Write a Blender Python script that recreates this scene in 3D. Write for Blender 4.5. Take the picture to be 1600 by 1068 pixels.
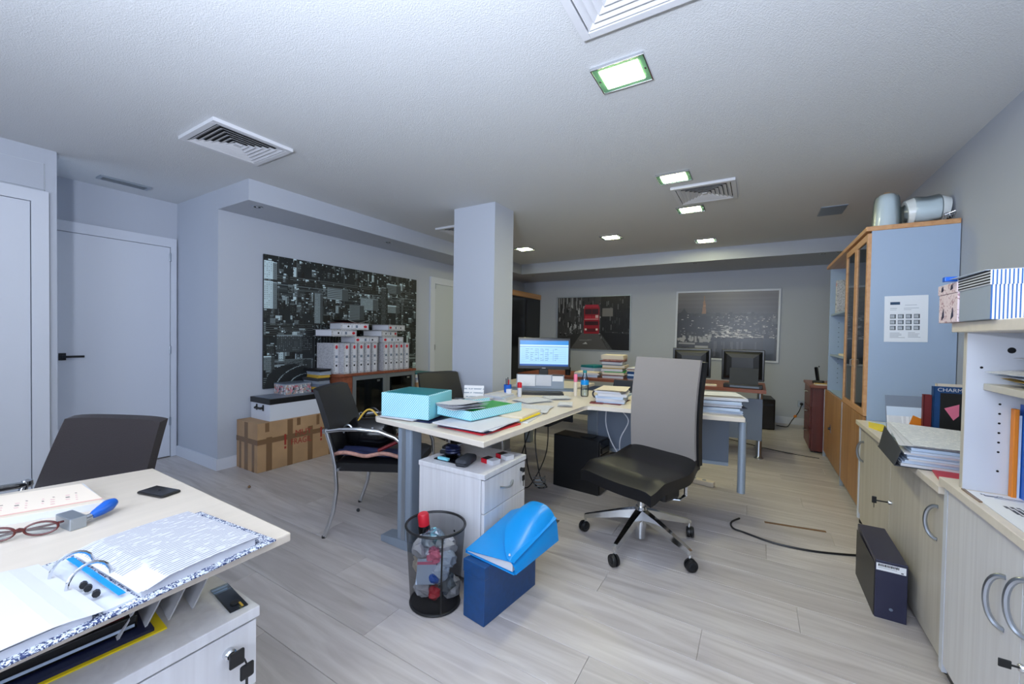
import bpy, bmesh, math, random
import numpy as np
from mathutils import Vector, Matrix
for o in list(bpy.data.objects): bpy.data.objects.remove(o)
SC = bpy.context.scene
COL = SC.collection
random.seed(7); PI = math.pi

# ------------------------------------------------------------------ camera, world, light, exposure
def rad(d): return d*PI/180
YAW, PITCH, ROLL, FPX, CAMH = rad(-31.124), rad(-1.011), rad(0.9146), 631.06, 1.25
def make_camera():
    f = Vector((math.sin(YAW)*math.cos(PITCH), math.cos(YAW)*math.cos(PITCH), math.sin(PITCH)))
    r = Vector((math.cos(YAW), -math.sin(YAW), 0)); u = r.cross(f)
    c, s = math.cos(ROLL), math.sin(ROLL)
    R, U = c*r+s*u, -s*r+c*u
    m = Matrix((R, U, -f)).transposed().to_4x4(); m.translation = (0, 0, CAMH)
    cd = bpy.data.cameras.new('camera'); cd.sensor_width = 36; cd.lens = FPX/1600*36; cd.clip_start = .02
    co = bpy.data.objects.new('camera', cd); COL.objects.link(co); co.matrix_world = m; SC.camera = co
make_camera()
W = bpy.data.worlds.new('world'); SC.world = W; W.use_nodes = True
W.node_tree.nodes['Background'].inputs[0].default_value = (.55, .72, 1, 1)
W.node_tree.nodes['Background'].inputs[1].default_value = 1.2
def area(name, loc, direction, sx, sy, power, col):
    l = bpy.data.lights.new(name, 'AREA'); l.shape = 'RECTANGLE'; l.size = sx; l.size_y = sy; l.energy = power; l.color = col
    o = bpy.data.objects.new(name, l); COL.objects.link(o); o.location = loc
    o.rotation_euler = Vector(direction).to_track_quat('-Z', 'Y').to_euler(); return o
# daylight entering through the big window in the wall behind the camera
area('window_daylight', (-.35, -1.62, 1.62), (0, 1, .12), 2.6, 1.35, 42, (.77, .85, 1))
# the photographer's flash beside the camera, aimed at the ceiling
area('camera_flash', (-.25, -.55, 1.4), (-.2, .25, 1), .18, .12, 92, (.77, .845, 1))
SC.view_settings.view_transform = 'Standard'; SC.view_settings.look = 'None'
SC.view_settings.exposure = 0.66; SC.view_settings.gamma = 1; SC.view_settings.use_curve_mapping = False

# ------------------------------------------------------------------ helpers
def s2l(c): return c/12.92 if c <= .04045 else ((c+.055)/1.055)**2.4
def rgb(r, g, b): return (s2l(r/255), s2l(g/255), s2l(b/255), 1)
MATS = {}
def newmat(name):
    m = bpy.data.materials.new(name); m.use_nodes = True; MATS[name] = m
    return m, m.node_tree.nodes, m.node_tree.links, m.node_tree.nodes['Principled BSDF']
def M(name, col=(200, 200, 200), rough=.5, metal=0, noise=0, nscale=20, bump=0, bscale=150, emit=0, stretch=None, coat=0, spec=.5, alpha=1, detail=3):
    if name in MATS: return MATS[name]
    m, N, L, P = newmat(name)
    P.inputs['Base Color'].default_value = rgb(*col); P.inputs['Roughness'].default_value = rough
    P.inputs['Metallic'].default_value = metal; P.inputs['Specular IOR Level'].default_value = spec
    if coat: P.inputs['Coat Weight'].default_value = coat
    tc = N.new('ShaderNodeTexCoord'); mp = N.new('ShaderNodeMapping'); L.new(tc.outputs['Object'], mp.inputs[0])
    if stretch: mp.inputs['Scale'].default_value = stretch
    if noise:
        n = N.new('ShaderNodeTexNoise'); n.inputs['Scale'].default_value = nscale; n.inputs['Detail'].default_value = detail; L.new(mp.outputs[0], n.inputs[0])
        r = N.new('ShaderNodeValToRGB'); r.color_ramp.elements[0].position = .3; r.color_ramp.elements[1].position = .7
        k0, k1 = 1-noise, 1+noise*.5
        r.color_ramp.elements[0].color = rgb(*[min(255, c*k0) for c in col]); r.color_ramp.elements[1].color = rgb(*[min(255, c*k1) for c in col])
        L.new(n.outputs[0], r.inputs[0]); L.new(r.outputs[0], P.inputs['Base Color'])
    if bump:
        n2 = N.new('ShaderNodeTexNoise'); n2.inputs['Scale'].default_value = bscale; n2.inputs['Detail'].default_value = 3; L.new(mp.outputs[0], n2.inputs[0])
        b = N.new('ShaderNodeBump'); b.inputs['Strength'].default_value = bump; b.inputs['Distance'].default_value = .01
        L.new(n2.outputs[0], b.inputs['Height']); L.new(b.outputs[0], P.inputs['Normal'])
    if emit:
        P.inputs['Emission Color'].default_value = rgb(*col); P.inputs['Emission Strength'].default_value = emit
    return m
def print_mat(name, rough=.5, emit=0):
    m, N, L, P = newmat(name)
    a = N.new('ShaderNodeAttribute'); a.attribute_name = 'Col'
    L.new(a.outputs['Color'], P.inputs['Base Color']); P.inputs['Roughness'].default_value = rough
    if emit: L.new(a.outputs['Color'], P.inputs['Emission Color']); P.inputs['Emission Strength'].default_value = emit
    return m
def clear_mat(name, tint, gloss=.12, rough=.05, alpha=.85):
    m, N, L, P = newmat(name); N.remove(P)
    t = N.new('ShaderNodeBsdfTransparent'); t.inputs[0].default_value = rgb(*tint)
    g = N.new('ShaderNodeBsdfGlossy'); g.inputs['Roughness'].default_value = rough; g.inputs[0].default_value = (.9, .95, 1, 1)
    x = N.new('ShaderNodeMixShader'); fr = N.new('ShaderNodeFresnel'); fr.inputs[0].default_value = 1.45
    ad = N.new('ShaderNodeMath'); ad.operation = 'ADD'; ad.inputs[1].default_value = gloss; L.new(fr.outputs[0], ad.inputs[0])
    L.new(ad.outputs[0], x.inputs[0]); L.new(t.outputs[0], x.inputs[1]); L.new(g.outputs[0], x.inputs[2])
    L.new(x.outputs[0], N['Material Output'].inputs[0]); return m
def mesh_mat(name, col, cover):
    m, N, L, P = newmat(name); P.inputs['Base Color'].default_value = rgb(*col); P.inputs['Roughness'].default_value = .5
    P.inputs['Alpha'].default_value = cover; return m
def pattern_mat(name, base, ink, kind, scale, thr=.5, rough=.6):
    """print patterns: 'dots' polka dots, 'marble' speckled file paper, 'stripes' along object x, 'lines' text lines"""
    m, N, L, P = newmat(name); P.inputs['Roughness'].default_value = rough
    tc = N.new('ShaderNodeTexCoord'); mp = N.new('ShaderNodeMapping'); L.new(tc.outputs['Object'], mp.inputs[0])
    mp.inputs['Scale'].default_value = scale if isinstance(scale, tuple) else (scale,)*3
    mix = N.new('ShaderNodeMix'); mix.data_type = 'RGBA'; mix.inputs[6].default_value = rgb(*base); mix.inputs[7].default_value = rgb(*ink)
    cmp = N.new('ShaderNodeMath'); cmp.operation = 'LESS_THAN'; cmp.inputs[1].default_value = thr
    if kind == 'dots':
        v = N.new('ShaderNodeTexVoronoi'); v.inputs['Randomness'].default_value = 0; v.inputs['Scale'].default_value = 1; v.voronoi_dimensions = '2D'
        sp = N.new('ShaderNodeSeparateXYZ'); L.new(mp.outputs[0], sp.inputs[0]); su = N.new('ShaderNodeMath'); su.operation = 'ADD'; L.new(sp.outputs[0], su.inputs[0]); L.new(sp.outputs[1], su.inputs[1])
        cb = N.new('ShaderNodeCombineXYZ'); L.new(su.outputs[0], cb.inputs[0]); L.new(sp.outputs[2], cb.inputs[1])
        rt = N.new('ShaderNodeVectorRotate'); rt.rotation_type = 'Z_AXIS'; rt.inputs['Angle'].default_value = PI/4; L.new(cb.outputs[0], rt.inputs['Vector'])
        L.new(rt.outputs[0], v.inputs[0]); L.new(v.outputs['Distance'], cmp.inputs[0])
    elif kind == 'marble':
        v = N.new('ShaderNodeTexNoise'); v.inputs['Scale'].default_value = 1; v.inputs['Detail'].default_value = 4; v.inputs['Distortion'].default_value = 1.5
        L.new(mp.outputs[0], v.inputs[0]); L.new(v.outputs[0], cmp.inputs[0])
    else:
        sx = N.new('ShaderNodeSeparateXYZ'); L.new(mp.outputs[0], sx.inputs[0])
        fr = N.new('ShaderNodeMath'); fr.operation = 'FRACT'; L.new(sx.outputs[1 if kind == 'lines' else 0], fr.inputs[0])
        L.new(fr.outputs[0], cmp.inputs[0])
        if kind in ('lines', 'linesx'):
            n = N.new('ShaderNodeTexNoise'); n.inputs['Scale'].default_value = 1.3; n.inputs['Detail'].default_value = 3; L.new(mp.outputs[0], n.inputs[0])
            c2 = N.new('ShaderNodeMath'); c2.operation = 'GREATER_THAN'; c2.inputs[1].default_value = .43; L.new(n.outputs[0], c2.inputs[0])
            mu = N.new('ShaderNodeMath'); mu.operation = 'MULTIPLY'; L.new(cmp.outputs[0], mu.inputs[0]); L.new(c2.outputs[0], mu.inputs[1]); cmp = mu
    L.new(cmp.outputs[0], mix.inputs[0]); L.new(mix.outputs[2], P.inputs['Base Color']); return m

def wood_mat(name, col, dark, axis='x', rough=.4, scale=6, coat=0):
    m, N, L, P = newmat(name); P.inputs['Roughness'].default_value = rough
    if coat: P.inputs['Coat Weight'].default_value = coat
    tc = N.new('ShaderNodeTexCoord'); mp = N.new('ShaderNodeMapping'); L.new(tc.outputs['Object'], mp.inputs[0])
    s = [scale*6]*3; s['xyz'.index(axis)] = scale*.25; mp.inputs['Scale'].default_value = s
    n = N.new('ShaderNodeTexNoise'); n.inputs['Scale'].default_value = 1; n.inputs['Detail'].default_value = 5; n.inputs['Distortion'].default_value = .6; L.new(mp.outputs[0], n.inputs[0])
    r = N.new('ShaderNodeValToRGB'); r.color_ramp.elements[0].position = .32; r.color_ramp.elements[1].position = .62
    r.color_ramp.elements[0].color = rgb(*dark); r.color_ramp.elements[1].color = rgb(*col)
    L.new(n.outputs[0], r.inputs[0]); L.new(r.outputs[0], P.inputs['Base Color']); return m

def plank_mat():
    m, N, L, P = newmat('laminate'); P.inputs['Roughness'].default_value = .33; P.inputs['Specular IOR Level'].default_value = .45
    g = N.new('ShaderNodeNewGeometry'); oi = N.new('ShaderNodeObjectInfo')
    mp = N.new('ShaderNodeMapping'); mp.inputs['Scale'].default_value = (1.6, 16, 1); L.new(g.outputs['Position'], mp.inputs[0])
    rv = N.new('ShaderNodeMath'); rv.operation = 'MULTIPLY'; rv.inputs[1].default_value = 40; L.new(oi.outputs['Random'], rv.inputs[0])
    cx = N.new('ShaderNodeCombineXYZ'); L.new(rv.outputs[0], cx.inputs[2]); L.new(cx.outputs[0], mp.inputs['Location'])
    n = N.new('ShaderNodeTexNoise'); n.inputs['Scale'].default_value = 1; n.inputs['Detail'].default_value = 6; n.inputs['Distortion'].default_value = 1.2; L.new(mp.outputs[0], n.inputs[0])
    r = N.new('ShaderNodeValToRGB'); e = r.color_ramp.elements
    e[0].position = .28; e[0].color = rgb(166, 158, 154); e[1].position = .5; e[1].color = rgb(182, 175, 172)
    x = e.new(.7); x.color = rgb(196, 190, 187)
    L.new(n.outputs[0], r.inputs[0])
    hs = N.new('ShaderNodeHueSaturation'); L.new(r.outputs[0], hs.inputs['Color'])
    mr = N.new('ShaderNodeMapRange'); mr.inputs[3].default_value = .9; mr.inputs[4].default_value = 1.08; L.new(oi.outputs['Random'], mr.inputs[0]); L.new(mr.outputs[0], hs.inputs['Value'])
    L.new(hs.outputs[0], P.inputs['Base Color']); return m

class B:
    """collects shapes into one mesh"""
    def __init__(s): s.bm = bmesh.new()
    def box(s, x0, x1, y0, y1, z0, z1, bev=0, seg=2):
        vs = [s.bm.verts.new((x, y, z)) for x in (x0, x1) for y in (y0, y1) for z in (z0, z1)]
        fs = [s.bm.faces.new([vs[i] for i in f]) for f in ((0,1,3,2),(4,6,7,5),(0,4,5,1),(2,3,7,6),(0,2,6,4),(1,5,7,3))]
        if bev:
            es = list({e for f in fs for e in f.edges})
            bmesh.ops.bevel(s.bm, geom=es, offset=bev, segments=seg, profile=.5, affect='EDGES')
        return s
    def prism(s, poly, z0, z1, bev=0):
        lo = [s.bm.verts.new((p[0], p[1], z0)) for p in poly]; hi = [s.bm.verts.new((p[0], p[1], z1)) for p in poly]
        n = len(poly); fs = [s.bm.faces.new(lo[::-1]), s.bm.faces.new(hi)]
        fs += [s.bm.faces.new((lo[i], lo[(i+1) % n], hi[(i+1) % n], hi[i])) for i in range(n)]
        if bev: bmesh.ops.bevel(s.bm, geom=list({e for f in fs for e in f.edges}), offset=bev, segments=2, profile=.5, affect='EDGES')
        return s
    def rings(s, loops, cap=True, closed=True):
        vv = [[s.bm.verts.new(p) for p in l] for l in loops]; n = len(vv[0])
        for a, b in zip(vv, vv[1:]):
            for i in range(n if closed else n-1): s.bm.faces.new((a[i], a[(i+1) % n], b[(i+1) % n], b[i]))
        if cap: s.bm.faces.new(vv[0][::-1]); s.bm.faces.new(vv[-1])
        return s
    def tube(s, pts, r, n=8, cap=True, rs=None, flat=1):
        pts = [Vector(p) for p in pts]; loops = []; up = None
        for i, p in enumerate(pts):
            t = (pts[min(i+1, len(pts)-1)]-pts[max(i-1, 0)]).normalized()
            if up is None: up = t.cross(Vector((0, 0, 1))); up = up.normalized() if up.length > 1e-3 else Vector((1, 0, 0))
            up = (up-t*up.dot(t)).normalized(); w = t.cross(up); rr = rs[i] if rs else r
            loops.append([p+up*math.cos(a)*rr+w*math.sin(a)*rr*flat for a in [2*PI*k/n for k in range(n)]])
        return s.rings(loops, cap)
    def lathe(s, prof, n=20, c=(0, 0, 0), cap=True, ex=1, ey=1):
        return s.rings([[(c[0]+r*ex*math.cos(2*PI*k/n), c[1]+r*ey*math.sin(2*PI*k/n), c[2]+z) for k in range(n)] for r, z in prof], cap)
    def quad(s, *p): s.bm.faces.new([s.bm.verts.new(q) for q in p]); return s
    def surf(s, fn, nu, nv, th=0):
        """sheet fn(u,v); th = thickness downwards along normal-ish z offset vector or number"""
        g = [[s.bm.verts.new(fn(i/nu, j/nv)) for j in range(nv+1)] for i in range(nu+1)]
        fs = [s.bm.faces.new((g[i][j], g[i+1][j], g[i+1][j+1], g[i][j+1])) for i in range(nu) for j in range(nv)]
        if th:
            off = Vector(th) if not isinstance(th, (int, float)) else Vector((0, 0, -th))
            h = [[s.bm.verts.new(g[i][j].co+off) for j in range(nv+1)] for i in range(nu+1)]
            for i in range(nu):
                for j in range(nv): s.bm.faces.new((h[i][j], h[i][j+1], h[i+1][j+1], h[i+1][j]))
            for i in range(nu):
                s.bm.faces.new((g[i][0], h[i][0], h[i+1][0], g[i+1][0])); s.bm.faces.new((g[i][nv], g[i+1][nv], h[i+1][nv], h[i][nv]))
            for j in range(nv):
                s.bm.faces.new((g[0][j], g[0][j+1], h[0][j+1], h[0][j])); s.bm.faces.new((g[nu][j], h[nu][j], h[nu][j+1], g[nu][j+1]))
        return s
    def mesh(s, name, smooth=False):
        bmesh.ops.recalc_face_normals(s.bm, faces=s.bm.faces)
        me = bpy.data.meshes.new(name); s.bm.to_mesh(me); s.bm.free()
        if smooth:
            for p in me.polygons: p.use_smooth = True
            try: me.set_sharp_from_angle(angle=rad(40))
            except Exception: pass
        return me
def O(name, b, mat, parent=None, loc=None, rot=None, smooth=False, label=None):
    me = b.mesh(name, smooth) if isinstance(b, B) else b
    o = bpy.data.objects.new(name, me); COL.objects.link(o)
    if not me.materials: me.materials.append(MATS[mat] if isinstance(mat, str) else mat)
    if parent: o.parent = parent
    if loc: o.location = loc
    if rot: o.rotation_euler = rot
    if label: o['label'] = label
    return o
def tag(o, label, cat, group=None):
    o['label'] = label; o['category'] = cat
    if group: o['group'] = group
    return o
def thing(name, label, cat, loc=(0, 0, 0), rz=0, group=None, rot=None):
    o = bpy.data.objects.new(name, None); COL.objects.link(o); o.empty_display_size = .05
    o.location = loc; o.rotation_euler = rot or (0, 0, rz); return tag(o, label, cat, group)
def S(name, b, mat, parent=None):
    o = O(name, b, mat, parent)
    o['kind'] = 'structure'
    return o
def copy_tree(o, parent=None):
    c = o.copy(); COL.objects.link(c); c.parent = parent
    for ch in [x for x in bpy.data.objects if x.parent == o]: copy_tree(ch, c)
    return c
def raster(name, arr, o, U, V, mat, parent=None, loc=None, rot=None):
    """print: arr rows top to bottom, sRGB 0..1; o = lower-left corner, U, V edge vectors"""
    h, w = arr.shape[:2]; o, U, V = map(np.array, (o, U, V))
    u = np.linspace(0, 1, w+1); v = np.linspace(0, 1, h+1)
    P = (o+u[None, :, None]*U+v[:, None, None]*V).reshape(-1, 3).astype(np.float32)
    i = (np.arange(h)[:, None]*(w+1)+np.arange(w)[None, :]).reshape(-1)
    F = np.stack([i, i+1, i+w+2, i+w+1], 1).astype(np.int32)
    me = bpy.data.meshes.new(name); me.vertices.add(len(P)); me.vertices.foreach_set('co', P.ravel())
    me.loops.add(F.size); me.loops.foreach_set('vertex_index', F.ravel()); me.polygons.add(len(F))
    me.polygons.foreach_set('loop_start', np.arange(0, F.size, 4, dtype=np.int32)); me.update(calc_edges=True)
    c = np.clip(arr[::-1], 0, 1); c = np.where(c <= .04045, c/12.92, ((c+.055)/1.055)**2.4)
    a = me.color_attributes.new('Col', 'FLOAT_COLOR', 'CORNER')
    q = np.concatenate([c.reshape(-1, 3), np.ones((h*w, 1))], 1).astype(np.float32)
    a.data.foreach_set('color', np.repeat(q, 4, 0).ravel())
    return O(name, me, mat, parent, loc, rot)
def text(name, body, size, mat, parent=None, loc=(0, 0, 0), rot=(0, 0, 0), align='LEFT', depth=.0006, sx=1):
    cu = bpy.data.curves.new(name, 'FONT'); cu.body = body; cu.size = size; cu.align_x = align; cu.extrude = depth; cu.resolution_u = 3
    t = bpy.data.objects.new(name, cu); COL.objects.link(t)
    me = bpy.data.meshes.new_from_object(t.evaluated_get(bpy.context.evaluated_depsgraph_get())); bpy.data.objects.remove(t)
    me.name = name
    for v in me.vertices: v.co.x *= sx
    me.materials.clear()
    return O(name, me, mat, parent, loc, rot)
RS = np.random.RandomState(11)
def canvas(h, w, c): a = np.zeros((h, w, 3)); a[:] = np.array(c)/255; return a
def rect(a, x0, y0, x1, y1, c):
    h, w = a.shape[:2]; x0, x1 = sorted((int(round(x0*w)), int(round(x1*w)))); y0, y1 = sorted((int(round(y0*h)), int(round(y1*h))))
    a[max(0, y0):max(y1, y0+1), max(0, x0):max(x1, x0+1)] = np.array(c)/255
def poly(a, pts, c, al=1):
    h, w = a.shape[:2]; Y, X = np.mgrid[0:h, 0:w]; X = (X+.5)/w; Y = (Y+.5)/h; ins = np.zeros((h, w), bool); n = len(pts)
    for i in range(n):
        (xa, ya), (xb, yb) = pts[i], pts[(i+1) % n]
        cond = ((ya > Y) != (yb > Y)) & (X < (xb-xa)*(Y-ya)/(yb-ya+1e-12)+xa); ins ^= cond
    a[ins] = a[ins]*(1-al)+np.array(c)/255*al
# ------------------------------------------------------------------ materials
M('wall_paint', (178, 183, 193), .7, bump=.05, bscale=220)
M('ceiling_paint', (204, 206, 208), .85, bump=.3, bscale=170)
M('white_gloss', (205, 209, 218), .35)
M('door_grey', (190, 196, 202), .4)
M('floor_base', (172, 164, 158), .5)
plank_mat()
M('vent_white', (205, 206, 210), .45)
M('vent_dark', (10, 11, 13), .9)
M('chrome', (215, 218, 222), .12, 1)
M('steel', (178, 184, 192), .3, 1)
M('alu', (170, 178, 186), .38, .85)
M('silver_paint', (150, 163, 178), .35, .35)
M('black_plastic', (18, 19, 22), .42)
M('black_gloss', (12, 12, 15), .15)
M('black_leather', (20, 20, 23), .38, bump=.12, bscale=260)
M('brown_leather', (44, 38, 38), .42, bump=.12, bscale=260)
M('dark_metal', (40, 42, 46), .4, .6)
M('lamp_glass', (96, 142, 112), .25)
M('lamp_light', (255, 251, 200), .5, emit=66)
M('paper', (204, 205, 211), .7)
M('paper_cream', (218, 206, 188), .7)
M('paper_blue', (190, 205, 225), .7)
pattern_mat('paper_text', (222, 224, 230), (165, 167, 178), 'lines', (60, 170, 1), .42)
pattern_mat('paper_form', (228, 228, 230), (150, 162, 175), 'lines', (40, 110, 1), .3)
pattern_mat('paper_fine', (198, 199, 206), (140, 142, 156), 'linesx', (120, 30, 1), .4)
M('red', (196, 26, 44), .4); M('yellow', (240, 214, 20), .5); M('green', (10, 150, 60), .45); M('teal', (20, 120, 130), .45)
M('navy', (22, 30, 66), .4); M('blue', (20, 92, 190), .35); M('orange', (224, 130, 30), .5); M('pink', (232, 120, 150), .5)
M('cyan_plastic', (0, 138, 214), .32); M('royal_card', (12, 66, 120), .42, noise=.06, nscale=40)
M('dark_red', (110, 24, 30), .5); M('ochre', (196, 160, 60), .5)
M('maple', (218, 208, 194), .4, noise=.02, nscale=3, stretch=(1, 12, 12))
M('desk_cream', (206, 195, 181), .42, noise=.02, nscale=3, stretch=(12, 1, 12))
wood_mat('pale_birch', (214, 213, 215), (203, 201, 203), 'z', .42, 6)
wood_mat('beige_birch', (196, 190, 180), (184, 177, 166), 'z', .4, 6)
wood_mat('beech', (206, 158, 112), (190, 138, 92), 'y', .4, 5)
wood_mat('oak_door', (172, 126, 78), (150, 104, 60), 'z', .4, 5)
wood_mat('cherry', (142, 82, 58), (116, 62, 44), 'x', .35, 5)
wood_mat('mahogany', (104, 44, 36), (80, 32, 28), 'z', .35, 5)
M('blue_laminate', (158, 177, 202), .35)
M('shelf_edge', (196, 190, 178), .5)
M('cardboard', (172, 138, 102), .7, noise=.08, nscale=5); M('tape', (120, 92, 66), .25)
M('brown_ink', (150, 46, 34), .7)
M('grey_fabric', (142, 136, 132), .9, bump=.2, bscale=400)
M('screen_dark', (16, 16, 19), .3)
M('smoke_panel', (108, 120, 138), .3)
clear_mat('smoked_glass', (120, 125, 128), .03, .04)
clear_mat('clear_plastic', (225, 235, 240), .06, .08)
clear_mat('wrap_film', (238, 242, 244), .02, .25)
M('film_white', (224, 230, 230), .35, coat=.3)
print_mat('print', .55); print_mat('print_gloss', .3); print_mat('screen', .3, .42)
pattern_mat('marble_file', (196, 196, 200), (84, 86, 92), 'marble', 190, .44)
pattern_mat('marble_blue', (214, 220, 232), (48, 62, 104), 'marble', 150, .5)
pattern_mat('polka', (126, 200, 216), (226, 244, 248), 'dots', 85, .3)
M('turquoise', (128, 202, 216), .5)
pattern_mat('blue_stripes', (232, 238, 246), (44, 96, 160), 'stripes', (125, 1, 1), .42)
pattern_mat('pink_floral', (222, 204, 208), (176, 140, 150), 'marble', 60, .42)
M('box_grey', (146, 156, 168), .6)
mesh_mat('wire_mesh', (22, 22, 24), .46)
M('indigo_box', (40, 42, 66), .35)
M('skin_pouch', (176, 130, 116), .7, noise=.2, nscale=30)

# ------------------------------------------------------------------ the room
XL, XA, XN, XR = -4.087, -4.93, -4.264, 1.096      # poster wall, alcove wall, near left wall, right wall
YB, YF, YC, YN = 7.23, -1.75, 1.717, .789          # back wall, wall behind the camera, corner, alcove edge
ZC, ZS = 2.49, 2.317                               # ceiling, underside of the dropped soffits
floor = S('floor', B().box(XA-.1, XR+.1, YF-.1, YB+.1, -.06, -.004), 'floor_base')
pm = {}
def plank(x0, x1, y0, y1):
    k = round(x1-x0, 3)
    if k not in pm:
        b = B(); w, d, e = (x1-x0)/2-.0006, (y1-y0)/2-.0006, .0012
        b.rings([[(-w, -d, -.004), (w, -d, -.004), (w, d, -.004), (-w, d, -.004)], [(-w, -d, -e), (w, -d, -e), (w, d, -e), (-w, d, -e)], [(-w+e, -d+e, 0), (w-e, -d+e, 0), (w-e, d-e, 0), (-w+e, d-e, 0)]])
        me = b.mesh('plank'); me.materials.append(MATS['laminate']); pm[k] = me
    o = O('plank', pm[k], 'laminate', floor); o.location = ((x0+x1)/2, (y0+y1)/2, 0)
y = -.7; row = 0
while y < YB-.01:
    x = XA-(row*.47) % 1.3
    while x < XR:
        a, c = max(x, XA), min(x+1.3, XR)
        if c-a > .05 and not (c < XN-.2 and y < .4) and not (c < XL and y > YC+.1): plank(a, c, y, y+.2)
        x += 1.3
    y += .2; row += 1
S('ceiling', B().box(XA-.1, XR+.1, YF-.1, YB+.1, ZC, ZC+.08), 'ceiling_paint')
S('wall_left', B().box(XL-.1, XL, YC, YB+.1, 0, ZC), 'wall_paint')
S('wall_alcove_side', B().box(XA-.1, XL-.1, YC, YC+.1, 0, ZC), 'wall_paint')
S('wall_alcove', B().box(XA-.1, XA, YN-.6, YC, 0, ZC), 'wall_paint')
S('wall_left_near', B().box(XN-.08, XN, YF, YN, 0, ZC), 'wall_paint')
S('wall_right', B().box(XR, XR+.1, YF-.1, YB+.1, 0, ZC), 'wall_paint')
S('wall_back', B().box(XL-.1, XR+.1, YB, YB+.1, 0, ZC), 'wall_paint')
# wall behind the camera with its window
S('wall_front', B().box(XN-.08, -1.75, YF-.1, YF, 0, ZC).box(1.05, XR+.1, YF-.1, YF, 0, ZC).box(-1.75, 1.05, YF-.1, YF, 0, .85).box(-1.75, 1.05, YF-.1, YF, 2.38, ZC), 'wall_paint')
wf = S('window_1', B().box(-1.75, 1.05, YF-.07, YF-.03, .85, .9).box(-1.75, 1.05, YF-.07, YF-.03, 2.33, 2.38).box(-1.75, -1.7, YF-.07, YF-.03, .9, 2.33).box(1.0, 1.05, YF-.07, YF-.03, .9, 2.33).box(-.38, -.32, YF-.07, YF-.03, .9, 2.33), 'white_gloss')
for a, c in ((-1.7, -.38), (-.32, 1.0)): O('pane', B().box(a, c, YF-.053, YF-.047, .9, 2.33), 'clear_plastic', wf)
S('ceiling_soffit_left', B().box(XL, -3.567, YC, YB, ZS, ZC), 'wall_paint')
S('ceiling_soffit_back', B().box(-3.567, XR, 6.19, YB, ZS, ZC), 'wall_paint')
S('pillar', B().box(-2.6, -2.112, 3.155, 3.49, 0, ZC), 'wall_paint')
S('baseboard_left', B().box(XL, XL+.014, YC, 4.42, 0, .1).box(XL, XL+.014, 5.5, YB, 0, .1), 'white_gloss')
S('baseboard_alcove', B().box(XA+.02, XL+.014, YC-.014, YC, 0, .1), 'white_gloss')
S('baseboard_back', B().box(XL, XR, YB-.014, YB, 0, .1), 'white_gloss')
S('baseboard_pillar', B().box(-2.612, -2.1, 3.143, 3.155, 0, .1).box(-2.112, -2.1, 3.155, 3.49, 0, .1), 'white_gloss')
# doors
def door(n, x, y0, y1, zt, fr, handle_y, mat='white_gloss', far_hinge=True):
    d = S('door_%d' % n, B().box(x+.002, x+.018, y0, y1, .008, zt, .001), mat)
    f = O('door_frame', B().box(x, x+.026, y0-fr, y0-.004, 0, zt+.004).box(x, x+.026, y1+.004, y1+min(fr, .05 if n == 1 else fr), 0, zt+.004).box(x, x+.026, y0-fr, y1+min(fr, .05 if n == 1 else fr), zt+.004, zt+fr), 'white_gloss', d)
    if handle_y:
        h = O('handle', B().tube([(x+.018, handle_y, 1.02), (x+.06, handle_y, 1.02), (x+.065, handle_y+.03, 1.02), (x+.065, handle_y+.13, 1.02)], .009).lathe([(.025, 0), (.025, .006)], c=(0, 0, 0)) if False else B().tube([(x+.018, handle_y, 1.01), (x+.055, handle_y, 1.01), (x+.062, handle_y+.02, 1.01), (x+.062, handle_y+.12, 1.01)], .009).box(x+.018, x+.024, handle_y-.022, handle_y+.022, .98, 1.04, .002), 'dark_metal', d)
    for z in (.35, 1.05, 1.95):
        O('hinge', B().box(x+.016, x+.03, (y1 if far_hinge else y0)-.008, (y1 if far_hinge else y0)+.008, z-.04, z+.04, .002), 'steel', d)
    return d
door(1, XA, .88, 1.654, 2.045, .09, .935)
door(2, XN, -.25, .662, 2.105, .085, None, far_hinge=False)
door(3, XL, 4.52, 5.35, 1.98, .1, 5.0, 'door_grey', far_hinge=False)
S('trim_1', B().box(XN, XN+.004, -.2, .733, 2.2, 2.203).box(XN, XN+.004, .729, .733, 2.2, 2.385).box(XN, XN+.004, -.2, .733, 2.382, 2.385), 'door_grey')
hp = O('hatch_panel', B().box(XN, XN+.008, -.2, .728, 2.204, 2.381, .001), 'wall_paint'); tag(hp, 'flush wall hatch painted grey above the white wardrobe door', 'panel')

# ------------------------------------------------------------------ ceiling fittings
def sqring(b, cx, cy, a, a2, z, z2, t=.002):
    def loop(h, zz): return [(cx-h, cy-h, zz), (cx+h, cy-h, zz), (cx+h, cy+h, zz), (cx-h, cy+h, zz)]
    vs = [[b.bm.verts.new(p) for p in l] for l in (loop(a, z), loop(a2, z2), loop(a2-t, z2), loop(a-t-.001, z))]
    for p, q in ((0, 1), (1, 2), (2, 3), (3, 0)):
        for i in range(4): b.bm.faces.new((vs[p][i], vs[p][(i+1) % 4], vs[q][(i+1) % 4], vs[q][i]))
    return b
def vent(x, y, label, w=.475):
    t = thing('ceiling_vent', label, 'vent', (x, y, ZC), group='square air diffusers in the ceiling')
    h = w/2
    O('backing', B().box(-h+.02, h-.02, -h+.02, h-.02, -.004, 0), 'vent_dark', t)
    b = B()
    for s in (-1, 1):
        b.box(*sorted((s*h, s*(h-.034))), -h, h, -.022, 0, .002); b.box(-h+.034, h-.034, *sorted((s*h, s*(h-.034))), -.022, 0, .002)
    O('frame', b, 'vent_white', t)
    for k in range(6):
        a = h-.04-k*.03
        O('louvre', sqring(B(), 0, 0, a, a-.026, -.02, -.005, .0025), 'vent_white', t)
    O('centre_plate', B().box(-.02, .02, -.02, .02, -.02, -.012), 'vent_white', t)
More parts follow.
